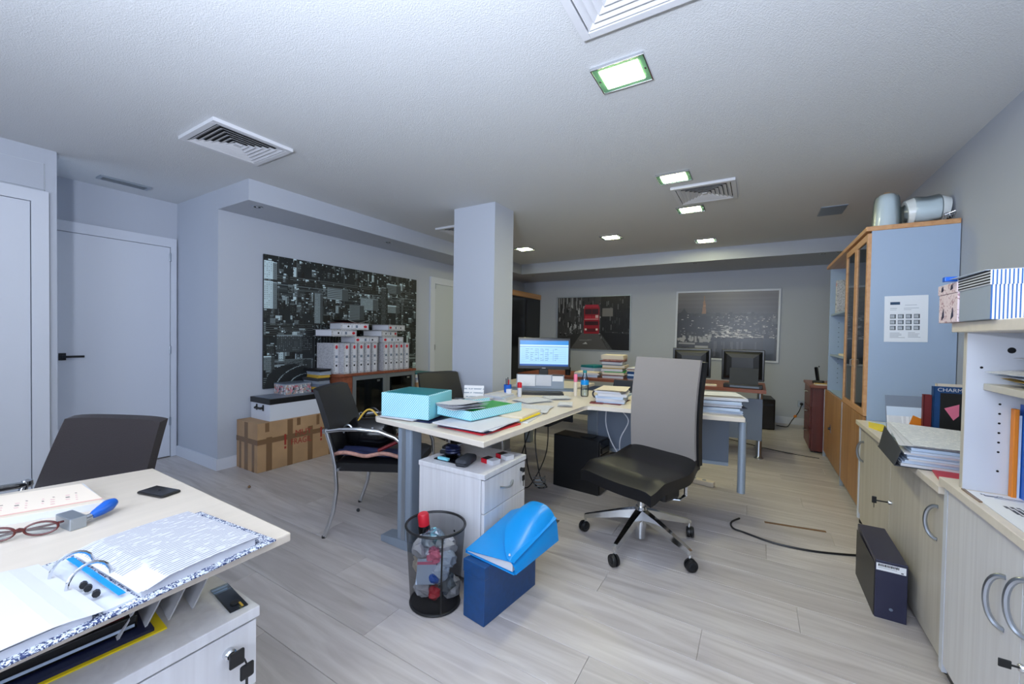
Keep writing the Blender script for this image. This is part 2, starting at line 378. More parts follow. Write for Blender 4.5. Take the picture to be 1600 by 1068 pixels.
vent(-2.962, 1.355, 'square white air diffuser near the alcove door')
vent(-.4, 3.79, 'square white air diffuser between two lit lamps')
vent(-.403, 1.358, 'large white air diffuser cut off by the top of the picture')
vent(-3.02, 3.843, 'square air diffuser mostly hidden behind the pillar')
lampm = {}
def lamp(x, y, label):
    t = thing('ceiling_lamp', label, 'lamp', (x, y, ZC), group='rectangular recessed ceiling lamps')
    w, d = .122, .103
    b = B()
    for s in (-1, 1):
        b.box(*sorted((s*w, s*(w-.006))), -d, d, -.014, 0, .001); b.box(-w+.006, w-.006, *sorted((s*d, s*(d-.006))), -.014, 0, .001)
    O('frame', b, 'chrome', t)
    O('glass_border', B().box(-w+.006, w-.006, -d+.006, d-.006, -.010, -.001), 'lamp_glass', t)
    O('light_panel', B().box(-w+.034, w-.034, -d+.031, d-.031, -.0125, -.0105), 'lamp_light', t)
    for s in (-1, 1): O('clip', B().box(s*(w-.016)-.004, s*(w-.016)+.004, -.006, .006, -.0125, -.010), 'chrome', t)
lamp(-.567, 1.903, 'largest lit rectangular ceiling lamp, nearest the front')
lamp(-.570, 3.327, 'lit ceiling lamp just in front of the square diffuser')
lamp(-.566, 4.224, 'lit ceiling lamp just behind the square diffuser')
lamp(-.574, 5.664, 'lit ceiling lamp closest to the back soffit, above the skyline picture')
lamp(-1.573, 4.953, 'lit ceiling lamp alone in the middle of the far ceiling')
lamp(-2.873, 5.066, 'lit ceiling lamp directly beside the pillar')
g = thing('ceiling_grille', 'narrow metal slot grille in the ceiling before the alcove door', 'vent', (-4.612, 1.242, ZC))
b = B()
for s in (-1, 1): b.box(*sorted((s*.058, s*.044)), -.162, .162, -.012, 0); b.box(-.044, .044, *sorted((s*.162, s*.14)), -.012, 0)
O('frame', b, 'alu', g); O('backing', B().box(-.044, .044, -.14, .14, -.003, 0), 'vent_dark', g)
for k in range(3): O('slat', B().box(-.03+k*.026, -.024+k*.026, -.14, .14, -.01, -.003), 'alu', g)
h = thing('ceiling_hatch', 'grey access grille in the ceiling near the tall cabinets', 'vent', (.595, 4.9, ZC))
O('panel', B().box(-.095, .095, -.155, .155, -.008, 0, .002), 'smoke_panel', h); O('rim', B().box(-.1, .1, -.16, .16, -.004, 0), 'alu', h)
def downlight(x, y, label):
    t = thing('downlight', label, 'lamp', (x, y, ZS), group='small round spots in the soffits')
    O('ring', B().lathe([(.026, -.001), (.03, -.006), (.042, -.005), (.045, 0)], 18, cap=False), 'steel', t, smooth=True)
    O('reflector', B().lathe([(.027, -.0035), (.0, -.0015)], 14, cap=False), 'vent_dark', t)
    O('bulb', B().lathe([(.001, -.006), (.011, -.005), (.012, -.002)], 12), 'chrome', t, smooth=True)
downlight(-3.7, 1.85, 'round spot at the near end of the left soffit')
downlight(-3.73, 3.323, 'round spot in the left soffit above the city poster')
downlight(-2.304, 6.33, 'round spot in the back soffit above the bus picture')
downlight(-.772, 6.315, 'round spot in the back soffit above the skyline picture')
downlight(.69, 6.28, 'left one of the paired spots beside the tall cabinet')
downlight(.845, 6.255, 'right one of the paired spots beside the tall cabinet')
downlight(-3.45, 6.42, 'round spot in the back soffit beside the dark cabinet')
# ------------------------------------------------------------------ cabinets along the right wall
def arc_handle(parent, x, yc, zc, h=.13, out=.03, bulge=.03, mat='steel'):
    """bow handle on a door in a x=const plane, bowed sideways"""
    pts = [(x+.002-out*math.sin(PI*k/16)**.8, yc+bulge*math.sin(PI*k/16)**.8, zc-h/2*math.cos(PI*k/16)) for k in range(17)]
    return O('handle', B().tube(pts, .0075, 8), mat, parent, smooth=True)
def lock_key(parent, loc, rz=0, key=True, s=1):
    """cylinder lock with a black-headed key, pointing along local -x"""
    l = O('lock', B().lathe([(.011*s, 0), (.011*s, .012*s), (.008*s, .016*s)], 14), 'chrome', parent, loc, (0, -PI/2, rz), smooth=True)
    if key:
        O('key', B().tube([(0, 0, .012*s), (0, 0, .03*s)], .003*s, 6).box(-.011*s, .011*s, -.0025*s, .0025*s, .028*s, .052*s, .002*s), 'black_plastic', l)
    return l
# tall cabinet run: a glazed unit in front and an open-shelved unit behind it
FX = .645
def tall_unit(name, label, y0, y1, glazed):
    t = thing(name, label, 'cabinet', (0, 0, 0))
    x1 = XR-.005
    b = B().box(FX+.02, x1, y0, y0+.02, .06, 2.0).box(FX+.02, x1, y1-.02, y1, .06, 2.0)
    O('side_panels', b, 'blue_laminate', t)
    O('back_panel', B().box(x1-.012, x1, y0+.02, y1-.02, .06, 2.0), 'blue_laminate', t)
    O('plinth', B().box(FX+.03, x1, y0+.01, y1-.01, 0, .06), 'smoke_panel', t)
    O('cornice', B().box(FX-.012, x1, y0-.006, y1+.006, 2.0, 2.032, .004), 'beech', t)
    for z in ((.72, 1.12, 1.45, 1.78) if glazed else (.72, 1.1, 1.52)):
        O('shelf', B().box(FX+.03, x1-.012, y0+.02, y1-.02, z-.018, z), 'blue_laminate' if not glazed else 'alu', t)
    mid = (y0+y1)/2
    def leaf(a, c, hinge):
        d = O('lower_door', B().box(FX, FX+.018, a+.002, c-.002, .065, .722, .001), 'oak_door', t); return d
    if glazed:
        leaf(y0, mid, 0); leaf(mid, y1, 1)
        for a, c in ((y0, mid), (mid, y1)):
            fr = B().box(FX, FX+.02, a+.002, a+.04, .728, 1.985).box(FX, FX+.02, c-.04, c-.002, .728, 1.985).box(FX, FX+.02, a+.04, c-.04, .728, .77).box(FX, FX+.02, a+.04, c-.04, 1.94, 1.985)
            d = O('glass_door', fr, 'beech', t)
            O('pane', B().box(FX+.008, FX+.012, a+.04, c-.04, .77, 1.94), 'smoked_glass', d)
            O('handle', B().tube([(FX, mid+(.02 if a == mid else -.02), 1.05), (FX-.014, mid+(.02 if a == mid else -.02), 1.055), (FX-.014, mid+(.02 if a == mid else -.02), 1.1), (FX, mid+(.02 if a == mid else -.02), 1.105)], .003, 6), 'steel', d)
    else:
        d = leaf(y0, y1, 0)
        O('lock', B().lathe([(.012, 0), (.014, .004), (.012, .02)], 12), 'dark_metal', d, (FX, mid+.05, .38), (0, -PI/2, 0))
        O('escutcheon', B().box(FX-.003, FX, mid+.03, mid+.07, .34, .42, .001), 'chrome', d)
        for zz in (.8, .85, .9, .95, 1.0, 1.05, 1.18, 1.23, 1.28, 1.33, 1.38, 1.43): O('pin_hole', B().lathe([(.004, 0), (.004, .0006)], 6), 'vent_dark', t, (FX+.1, y1-.02, zz), (PI/2, 0, 0))
    O('metal_strip', B().box(FX-.004, FX+.02, y1-.012, y1, 0.0, .72), 'alu', t)
    return t
tall_unit('glazed_cabinet', 'tall blue-sided cabinet with beech framed glass doors, paper notice on its side', 3.65, 4.43, True)
tall_unit('bookcase', 'tall open-shelved bookcase with oak lower door behind the glazed cabinet', 4.445, 5.45, False)
# notice taped to the cabinet side
a = canvas(120, 88, (226, 230, 236)); rect(a, .14, .13, .36, .19, (16, 58, 92))
rect(a, .48, .2, .75, .205, (150, 160, 175)); rect(a, .14, .27, .3, .275, (140, 150, 160)); rect(a, .45, .27, .8, .275, (150, 160, 175)); rect(a, .14, .3, .28, .305, (170, 175, 185)); rect(a, .45, .3, .62, .305, (170, 175, 185))
for r_ in range(3):
    for c_ in range(4):
        x0, y0 = .14+c_*.18, .4+r_*.125
        rect(a, x0, y0, x0+.13, y0+.09, (96, 106, 116)); rect(a, x0+.01, y0+.015, x0+.1, y0+.075, (190, 196, 204)); rect(a, x0+.01, y0+.035, x0+.1, y0+.04, (120, 128, 138)); rect(a, x0+.01, y0+.055, x0+.08, y0+.06, (130, 138, 148)); rect(a, x0+.11, y0, x0+.135, y0+.09, (60, 66, 72))
for k in range(5): rect(a, .14, .8+k*.025, .14+RS.uniform(.2, .36), .805+k*.025, (140, 146, 156)); rect(a, .56, .79+k*.025, .56+RS.uniform(.15, .3), .795+k*.025, (150, 156, 166))
nt = thing('paper_notice', 'white printed notice with twelve small pictures taped to blue cabinet side', 'notice', (.742, 3.648, 1.243), rot=(0, rad(-.6), 0))
O('sheet', B().box(0, .214, -.0012, 0, 0, .308), 'paper', nt)
raster('print', a, (0, -.0016, 0), (.214, 0, 0), (0, 0, .308), 'print', nt)

# low birch cupboard
t = thing('low_cupboard', 'low birch cupboard with two doors and white side panels, papers piled on top', 'cabinet')
X0, X1 = .625, XR-.005
O('body', B().box(X0+.022, X1, 2.16, 3.6, .07, .672), 'beige_birch', t)
O('side_panel', B().box(X0, X1, 2.13, 2.158, .03, .672), 'white_gloss', t); O('side_panel', B().box(X0, X1, 3.602, 3.63, .03, .672), 'white_gloss', t)
O('top', B().box(X0-.018, X1, 2.15, 3.64, .672, .7, .002), 'maple', t)
O('plinth', B().box(X0+.012, X0+.03, 2.16, 3.6, .025, .066), 'shelf_edge', t)
for yy in (2.15, 3.6): O('foot', B().lathe([(.022, 0), (.022, .02), (.014, .03)], 12), 'black_plastic', t, (X0+.03, yy, 0))
for yy in (2.15, 3.6): O('foot', B().lathe([(.022, 0), (.022, .02), (.014, .03)], 12), 'black_plastic', t, (X1-.06, yy, 0))
d1 = O('door', B().box(X0+.004, X0+.022, 2.88, 3.598, .074, .668, .001), 'beige_birch', t)
arc_handle(d1, X0+.004, 3.5, .51)
d2 = O('door', B().box(X0+.004, X0+.022, 2.162, 2.876, .074, .668, .001), 'beige_birch', t)
arc_handle(d2, X0+.004, 2.225, .535)
lock_key(d2, (X0+.004, 2.84, .40), key=False)
O('key', B().tube([(X0-.012, 2.84, .4), (X0-.06, 2.84, .4)], .0035, 6).box(X0-.075, X0-.056, 2.836, 2.844, .385, .42, .002).tube([(X0-.066, 2.84, .386), (X0-.066, 2.84, .36)], .0015, 5), 'black_plastic', d2)
# near cupboard with hutch on it
t = thing('base_cupboard', 'pale birch base cupboard with bow handles below the open shelf unit', 'cabinet')
X0 = .615
O('body', B().box(X0+.02, X1, .98, 2.09, .06, .715), 'pale_birch', t)
O('side_panel', B().box(X0, X1, 2.092, 2.12, .03, .715), 'white_gloss', t); O('side_panel', B().box(X0, X1, .95, .978, .03, .715), 'white_gloss', t)
O('top', B().box(X0-.016, X1, .95, 2.124, .717, .745, .002), 'maple', t)
O('plinth', B().box(X0+.014, X0+.03, .98, 2.09, .02, .058), 'black_plastic', t)
for xx in (X0+.04, X1-.06):
    for yy in (1.0, 2.07): O('foot', B().lathe([(.02, 0), (.02, .03)], 12), 'black_plastic', t, (xx, yy, 0))
d1 = O('door', B().box(X0+.001, X0+.019, 1.602, 2.088, .062, .712, .001), 'pale_birch', t); arc_handle(d1, X0+.001, 1.685, .515, .15)
d2 = O('door', B().box(X0+.001, X0+.019, 1.0, 1.598, .062, .712, .001), 'pale_birch', t); arc_handle(d2, X0+.001, 1.575, .56, .15)
lock_key(d2, (X0+.001, 1.565, .412))
t = thing('shelf_hutch', 'white open shelf unit standing on the near base cupboard', 'shelf')
sp = O('side_panel', B().box(.62, X1, 1.99, 2.012, .7455, 1.283), 'white_gloss', t)
O('edge_band', B().box(.6185, .62, 1.99, 2.012, .7455, 1.283), 'shelf_edge', sp)
O('side_panel', B().box(.62, X1, .96, .982, .7455, 1.283), 'white_gloss', t)
O('back_panel', B().box(X1-.01, X1, .982, 1.99, .7455, 1.283), 'white_gloss', t)
O('top', B().box(.592, X1, .95, 2.03, 1.2835, 1.317, .003), 'maple', t)
O('shelf', B().box(.66, X1-.01, .984, 1.988, 1.09, 1.112, .002), 'shelf_edge', t)
for k in range(8):
    if k != 6: O('pin_hole', B().lathe([(.0035, 0), (.0035, .0006)], 8), 'vent_dark', t, (.7, 1.9895, 1.045-k*.032), (PI/2, 0, 0))
O('cam_cap', B().lathe([(.01, 0), (.009, .001)], 14), 'dark_metal', t, (.722, 1.9895, 1.225), (PI/2, 0, 0))
O('cam_cap', B().lathe([(.004, 0), (.004, .001)], 8), 'vent_dark', t, (.655, 1.9895, 1.165), (PI/2, 0, 0))

# mahogany drawer cabinet at the far end
t = thing('drawer_cabinet', 'dark mahogany drawer cabinet holding the cordless phone by back wall', 'cabinet')
O('body', B().box(.545, X1, 5.54, 6.15, .02, .72), 'mahogany', t)
O('top', B().box(.52, X1, 5.5, 6.2, .72, .75, .004), 'cherry', t)
for k in range(3):
    d = O('drawer', B().box(.53, .545, 5.56, 6.13, .04+k*.226, .26+k*.226, .002), 'mahogany', t); O('handle', B().tube([(.53, 5.78, .2+k*.226), (.505, 5.8, .2+k*.226), (.505, 5.89, .2+k*.226), (.53, 5.91, .2+k*.226)], .005, 6), 'steel', d)
for xx in (.6, 1.0):
    for yy in (5.6, 6.1): O('foot', B().lathe([(.02, 0), (.02, .02)], 10), 'black_plastic', t, (xx, yy, 0))

# dark glazed cabinet in the far left corner
t = thing('dark_cabinet', 'tall wooden cabinet with black glass doors in far left corner', 'cabinet')
O('body', B().box(XL+.016, -3.72, 6.0, 7.2, 0, 2.0), 'cherry', t); O('cornice', B().box(XL+.016, -3.69, 5.98, 7.21, 1.955, 2.05, .004), 'beech', t)
for a_, c_ in ((6.0, 6.6), (6.6, 7.2)):
    d = O('door', B().box(-3.72, -3.702, a_+.002, c_-.002, .02, 1.95, .001), 'black_plastic', t); O('pane', B().box(-3.702, -3.698, a_+.03, c_-.03, .3, 1.92), 'black_gloss', d)
    O('knob', B().lathe([(.01, 0), (.014, .015), (.008, .02)], 10), 'steel', d, (-3.702, 6.57 if a_ < 6.3 else 6.63, 1.0), (0, PI/2, 0))

# low aluminium-glass cabinet below the poster
t = thing('sideboard', 'low cabinet with cherry top and aluminium framed glass doors under city poster', 'cabinet')
y0, y1 = 2.64, 3.72
O('body', B().box(XL+.028, -3.685, y0+.01, y0+.028, .05, .785).box(XL+.028, -3.685, y1-.028, y1-.01, .05, .785).box(XL+.028, XL+.043, y0+.028, y1-.028, .05, .785).box(XL+.043, -3.69, y0+.028, y1-.028, .05, .08).box(XL+.043, -3.70, y0+.028, y1-.028, .42, .438), 'cherry', t)
O('top', B().box(XL+.026, -3.645, y0-.01, y1, .785, .812, .003), 'cherry', t); O('plinth', B().box(XL+.043, -3.71, y0+.03, y1-.03, 0, .05), 'mahogany', t)
for a_, c_ in ((2.8, 3.258), (3.262, 3.715)):
    d = O('glass_door', B().box(-3.683, -3.662, a_, a_+.045, .05, .782).box(-3.683, -3.662, c_-.045, c_, .05, .782).box(-3.683, -3.662, a_+.045, c_-.045, .05, .1).box(-3.683, -3.662, a_+.045, c_-.045, .735, .782), 'alu', t)
    O('pane', B().box(-3.675, -3.671, a_+.045, c_-.045, .1, .735), 'smoked_glass', d)
    O('latch', B().box(-3.67, -3.655, c_-.14, c_-.1, .7, .72, .002), 'chrome', d)
O('filler', B().box(-3.68, -3.662, y0+.01, 2.795, .05, .782), 'cherry', t)
# things seen dimly through its glass
for k, (yy, c_, hh) in enumerate(((2.9, 'pink', .2), (3.0, 'navy', .24), (3.09, 'dark_red', .25), (3.4, 'marble_file', .24), (3.5, 'ochre', .22))):
    bk = thing('book', ['pink', 'navy', 'dark red', 'speckled grey', 'ochre'][k]+' file standing behind the smoked glass of the sideboard', 'book', (-3.86, yy, .438), group='files inside the sideboard')
    O('cover', B().box(-.1, .1, 0, .06, 0, hh, .003), c_, bk); O('pages', B().box(-.095, .096, .006, .054, .004, hh+.001), 'paper', bk)

# ------------------------------------------------------------------ desks
def pedestal(t, x0, x1, y0, y1, zt, handles=True):
    """drawer pedestal, drawers facing +x"""
    O('carcass', B().box(x0, x1-.02, y0, y1, .03, zt-.026), 'pale_birch', t)
    O('top', B().box(x0-.004, x1+.004, y0-.004, y1+.004, zt-.026, zt, .002), 'pale_birch', t)
    for xx in (x0+.05, x1-.06):
        for yy in (y0+.05, y1-.05): O('castor', B().lathe([(.018, 0), (.018, .03)], 10), 'black_plastic', t, (xx, yy, 0))
    zs = [.034, .034+(zt-.06)/3, .034+(zt-.06)*2/3, zt-.03]
    for k in range(3):
        d = O('drawer', B().box(x1-.018, x1, y0+.002, y1-.002, zs[k]+.002, zs[k+1]-.002, .002), 'pale_birch', t)
        zz, yc = (zs[k]+zs[k+1])/2+.01, (y0+y1)/2
        O('handle', B().tube([(x1+.022*math.sin(PI*q/8), yc-.06+.12*q/8, zz-.012*math.sin(PI*q/8)) for q in range(9)], .008, 8, flat=.6), 'steel', d, smooth=True)
    return t
desk_front = thing('desk', 'cream front desk with open ring binder, cut off at the left', 'desk')
O('top', B().prism([(-1.0, .585), (-1.885, .585), (-1.975, .2), (-1.99, -1.0), (-.965, -1.0), (-.985, .1)], .717, .74, .004), 'desk_cream', desk_front)
for yy in (-.9, .52):
    O('leg', B().box(-1.55, -1.47, yy-.03, yy+.03, .03, .712, .004), 'silver_paint', desk_front) if yy < 0 else O('leg', B().box(-1.78, -1.7, yy-.03, yy+.03, .03, .712, .004), 'silver_paint', desk_front)
    O('foot', B().box(-1.9, -1.12 if yy < 0 else -1.62, yy-.035, yy+.035, 0, .03, .008), 'silver_paint', desk_front)
O('foot', B().lathe([(.02, 0), (.02, .712)], 12), 'silver_paint', desk_front, (-1.1, -.5, 0))
pedestal(thing('drawer_pedestal', 'white drawer pedestal with hanging keys under the front desk', 'pedestal', (0, 0, 0)), -1.62, -1.05, .09, .53, .565)
p1 = [o for o in bpy.data.objects if o.name.startswith('drawer_pedestal')][0]
lk = O('lock', B().lathe([(.013, 0), (.013, .012), (.009, .016)], 14), 'chrome', p1, (-1.05, .465, .488), (0, PI/2, 0), smooth=True)
O('key', B().tube([(-1.034, .465, .488), (-1.018, .465, .488)], .0035, 6).box(-1.02, -1.012, .452, .484, .47, .505, .003).tube([(-1.014, .483, .478), (-1.012, .488, .462)], .002, 5), 'black_plastic', p1)
O('hanging_key', B().box(-1.017, -1.011, .474, .504, .428, .463, .004).box(-1.0155, -1.0125, .486, .491, .4, .43), 'black_plastic', p1)

L1 = [(-1.099, 1.572), (-1.066, 2.79), (-1.052, 2.83), (-1.02, 2.838), (-.046, 3.0), (-.16, 3.66), (-1.5, 3.64), (-1.5, 4.25), (-2.4, 4.25), (-2.4, 3.6), (-1.99, 3.58), (-1.995, 1.69), (-1.96, 1.668)]
desk_mid = thing('corner_desk', 'L-shaped maple corner desk buried in paperwork in mid room', 'desk')
O('top', B().prism(L1, .708, .738, .004), 'maple', desk_mid)
lg = O('leg', B().box(-1.775, -1.665, 1.665, 1.755, .045, .708, .012), 'silver_paint', desk_mid)
O('groove', B().box(-1.735, -1.705, 1.662, 1.665, .05, .7), 'alu', lg)
O('foot', B().rings([[(-1.9+.02*0, 1.66+.09*(k in (1, 2)), .005+.035*(k in (2, 3))) for k in range(4)], [(-1.72, 1.66+.1*(k in (1, 2)), .0+.055*(k in (2, 3))) for k in range(4)], [(-1.35, 1.68+.08*(k in (1, 2)), .005+.035*(k in (2, 3))) for k in range(4)]]), 'silver_paint', lg)
lg = O('leg', B().lathe([(.024, .24), (.023, .708)], 16), 'silver_paint', desk_mid, (-.062, 3.035, 0), smooth=True)
O('shoe', B().rings([[(sx*w-.062, 3.035+sy*d-oy, z) for sx, sy in ((-1, -1), (1, -1), (1, 1), (-1, 1))] for w, d, oy, z in ((.042, .05, .03, .0), (.042, .05, .03, .02), (.03, .032, .0, .25))]), 'alu', lg)
O('cap', B().box(-.1, -.024, 2.95, 2.957, .004, .022, .003), 'black_plastic', lg)
O('rear_shoe', B().box(-.095, -.045, 3.06, 3.5, 0, .04, .01), 'alu', lg)
O('leg', B().box(-2.3, -2.22, 4.12, 4.2, 0, .708, .01), 'silver_paint', desk_mid)
O('leg', B().box(-1.3, -1.2, 3.5, 3.56, .0, .708, .01), 'silver_paint', desk_mid)
O('modesty_panel', B().prism([(-1.15, 3.36), (-.16, 3.5), (-.163, 3.515), (-1.153, 3.375)], .3, .68), 'smoke_panel', desk_mid)
O('panel_rail', B().prism([(-1.15, 3.345), (-.16, 3.485), (-.163, 3.52), (-1.153, 3.38)], .275, .3), 'silver_paint', desk_mid)
O('under_tray', B().box(-1.55, -1.13, 2.35, 2.75, .66, .675).box(-1.55, -1.13, 2.735, 2.75, .62, .66), 'black_plastic', desk_mid)
p2 = pedestal(thing('drawer_pedestal', 'white drawer pedestal with cigarette packets on top, under the corner desk', 'pedestal'), -1.535, -1.11, 1.6, 2.005, .57)
for xx, zz in ((-1.53+.06, .28), (-1.29, .25)): O('screw_cap', B().lathe([(.006, 0), (.005, .001)], 10), 'vent_dark', p2, (xx, 1.599, zz), (PI/2, 0, 0))
lk = O('lock', B().lathe([(.011, 0), (.011, .012), (.008, .015)], 12), 'dark_metal', p2, (-1.11, 1.955, .5), (0, PI/2, 0))
O('key', B().box(-1.095, -1.089, 1.945, 1.967, .486, .512, .003).box(-1.094, -1.089, 1.942, 1.966, .44, .47, .004).box(-1.0925, -1.0905, 1.952, 1.957, .41, .44), 'black_plastic', p2)

# cherry desk of the row behind
desk_far = thing('cherry_desk', 'cherry wood desk with two black monitors by the back wall', 'desk')
O('top', B().box(-2.75, .1, 4.72, 5.5, .71, .74, .004), 'cherry', desk_far)
O('front_edge', B().box(-2.75, .1, 4.712, 4.72, .705, .74), 'cherry', desk_far)
for xx in (.05, -1.1, -2.65):
    for yy in (4.95, 5.42): lg = O('leg', B().lathe([(.045, 0), (.045, .008), (.03, .02), (.026, .03), (.026, .705)], 14), 'steel', desk_far, (xx, yy, 0), smooth=True)
O('end_panel', B().box(-.36, .075, 4.86, 4.875, .2, .63, .004), 'smoke_panel', desk_far)
O('modesty_panel', B().box(-2.0, -.4, 4.86, 4.875, .25, .63, .004), 'smoke_panel', desk_far)
# ------------------------------------------------------------------ chairs
def smoothstep(x): x = max(0, min(1, x)); return x*x*(3-2*x)
def office_chair(x, y, rz):
    t = thing('office_chair', 'swivel office chair with grey mesh back and black leather seat', 'chair', (x, y, 0), rz)
    hub = O('base', B().lathe([(.034, .1), (.036, .2), (.03, .225)], 20), 'chrome', t, smooth=True)
    O('column', B().lathe([(.03, .035), (.03, .1), (.022, .225), (.022, .4)], 20), 'chrome', t, smooth=True)
    for k in range(5):
        a = rad(188+72*k)-rz; c, s = math.cos(a), math.sin(a); nx, ny = -s, c
        loops = []
        for d, z, w, h in ((.02, .185, .026, .03), (.12, .165, .022, .024), (.33, .105, .014, .014), (.345, .1, .012, .012)):
            loops.append([(c*d+nx*w*p, s*d+ny*w*p, z+h*q) for p, q in ((-1, -1), (1, -1), (.8, .8), (-.8, .8))])
        O('arm', B().rings(loops), 'chrome', hub)
        O('pin', B().lathe([(.007, .05), (.007, .1)], 8), 'chrome', hub, (c*.338, s*.338, 0))
        ca = O('castor', B().lathe([(.012, -.02), (.03, -.02), (.033, -.014), (.033, -.004), (.02, -.003), (.02, .003), (.033, .004), (.033, .014), (.03, .02), (.012, .02)], 20), 'black_plastic', hub, (c*.345, s*.345, .033), (PI/2, 0, a+rad(60)), smooth=True)
        O('wheel_cap', B().lathe([(.014, -.0225), (.02, -.0205), (.02, .0205), (.014, .0225)], 14), 'dark_metal', ca)
    O('mechanism', B().box(-.09, .09, -.1, .16, .35, .42, .015), 'black_plastic', t)
    O('lever', B().tube([(-.09, -.03, .39), (-.2, -.05, .385)], .006).lathe([(.02, -.02), (.024, 0), (.02, .02)], 10, (-.2, -.05, .385)), 'black_plastic', t)
    O('bracket', B().tube([(.17, .2, .45), (.17, .2, .3), (.15, .17, .275), (.06, .1, .275)], .012, 8, flat=.5), 'chrome', t)
    O('tension_box', B().box(.02, .15, .02, .18, .28, .36, .02), 'black_plastic', t)
    def st(u, v):
        x = (u-.5)*.52; yy = -.27+v*.52
        z = .475+.055*smoothstep((v-.62)/.38)-.045*smoothstep((.2-v)/.2)+.016*abs(2*u-1)**2-.02*abs(2*u-1)**8
        return (x*(1-.12*smoothstep((v-.7)/.3)-.05*smoothstep((.15-v)/.15)), yy, z)
    b = B().surf(st, 16, 16, .062); O('seat', b, 'black_leather', t, smooth=True)
    def bk(u, v, off=0):
        z = .5+v*.615; x = (u-.5)*(.45-.0*v)
        return (x, .225+.05*v+.035*math.sin(PI*v*.9)*-1+.028*(2*u-1)**2*-1+off, z)
    O('backrest', B().surf(lambda u, v: bk(u, v), 12, 14, (0, .02, 0)), 'grey_fabric', t, smooth=True)
    O('back_shell', B().surf(lambda u, v: (bk(u, v)[0]*1.06, bk(u, v)[1]+.021+(.012 if 0 else 0), bk(u, v)[2]-.012), 12, 14, (0, .04, 0)), 'black_plastic', t, smooth=True)
    O('back_stem', B().box(-.045, .045, .275, .33, .38, .62, .01), 'black_plastic', t)
    return t
office_chair(-.575, 2.5, rad(-22))
def visitor_chair(x, y, rz, label, seat='black_leather'):
    t = thing('visitor_chair', label, 'chair', (x, y, 0), rz, 'chrome framed visitor chairs')
    for s in (-1, 1):
        X = .265*s
        pts = [(X, .29, 0), (X, .235, .16), (X, .215, .3), (X, .225, .44), (X, .25, .55), (X, .285, .66)]
        O('rear_leg', B().tube(pts, .0125, 10), 'chrome', t, smooth=True)
        arm = [(X, .3, .645), (X, .2, .66), (X, .08, .665), (X, -.04, .655), (X, -.14, .62), (X, -.21, .56), (X, -.245, .47), (X, -.255, .3), (X, -.265, 0)]
        O('arm_and_front_leg', B().tube(arm, .0125, 10), 'chrome', t, smooth=True)
        O('arm_knob', B().lathe([(.004, -.014), (.016, -.008), (.016, .008), (.004, .014)], 12), 'chrome', t, (X, .288, .652), smooth=True)
        for yy in (.29, -.265): O('glide', B().lathe([(.014, 0), (.014, .012)], 10), 'black_plastic', t, (X, yy, 0))
    O('seat_rail', B().tube([(-.265, .21, .415), (.265, .21, .415)], .01, 8).tube([(-.265, -.2, .415), (.265, -.2, .415)], .01, 8), 'chrome', t)
    def st(u, v): return ((u-.5)*.5, -.24+v*.48, .455+.018*math.sin(PI*u)**.5*math.sin(PI*v)**.5-.02*smoothstep((.12-v)/.12))
    O('seat', B().surf(st, 12, 12, .05), seat, t, smooth=True)
    def bk(u, v):
        w = .46-.05*v; e = .5*(abs(2*u-1)**6)
        return ((u-.5)*w, .225+.11*v+.03*v*v-.025*(1-(2*u-1)**2)*-1*.6, .46+.43*v-.012*e*v)
    O('backrest', B().surf(bk, 14, 12, (0, .035, .008)), seat, t, smooth=True)
    return t
visitor_chair(-2.095, 1.875, rad(119), 'black chrome-armed visitor chair carrying a handbag beside the corner desk')
visitor_chair(-2.02, .225, rad(27), 'dark brown leather visitor chair behind the cream front desk', 'brown_leather')
visitor_chair(-2.16, 2.74, rad(72), 'black visitor chair in front of the pillar, only its back showing')
# dark swivel chair between the desk rows
t = thing('task_chair', 'dark grey task chair tucked between the corner desk and cherry desk', 'chair', (-1.05, 4.2, 0), rad(12))
M('charcoal', (52, 55, 62), .8)
O('backrest', B().surf(lambda u, v: ((u-.5)*(.44-.1*abs(v-.5)), -.2-.05*math.sin(PI*u), .5+v*.32), 10, 8, (0, .05, 0)), 'charcoal', t, smooth=True)
O('seat', B().box(-.23, .23, -.18, .26, .42, .48, .03), 'charcoal', t); O('stem', B().box(-.03, .03, -.21, -.17, .4, .6), 'black_plastic', t)
O('column', B().lathe([(.025, .08), (.025, .42)], 12), 'black_plastic', t)
for k in range(5):
    c, s = math.cos(k*2*PI/5), math.sin(k*2*PI/5)
    O('base_arm', B().tube([(0, 0, .1), (c*.28, s*.28, .06)], .018, 6), 'black_plastic', t); O('castor', B().lathe([(.028, -.015), (.028, .015)], 12), 'black_plastic', t, (c*.28, s*.28, .028), (PI/2, 0, k))

# ------------------------------------------------------------------ floor boxes
# carton
t = thing('carton', 'big taped cardboard carton lettered MUY FRAGIL against the poster wall', 'box', (0, 0, 0))
cx0, cx1, cy0, cy1, cz = -4.07, -3.71, 1.865, 2.615, .43
O('body', B().box(cx0, cx1, cy0, cy1, 0, cz, .004), 'cardboard', t)
O('lid_flap', B().box(cx0+.002, cx1-.001, cy0, cy1, cz, cz+.004), 'cardboard', t)
def strip(*a): O('tape_strip', B().box(*a), 'tape', t)
for yy, w_, z0_, z1_ in ((1.94, .05, 0, .3), (2.13, .05, 0, cz), (2.33, .05, 0, .33), (2.555, .045, .0, .22), (2.22, .035, .36, cz), (2.42, .03, .33, cz), (2.53, .035, .35, cz), (1.93, .035, .35, cz)): strip(cx1, cx1+.0012, yy, yy+w_, z0_, z1_)
strip(cx1, cx1+.0018, cy0, cy1, .245, .29); strip(cx0, cx1, cy0-.0018, cy0, .245, .29)
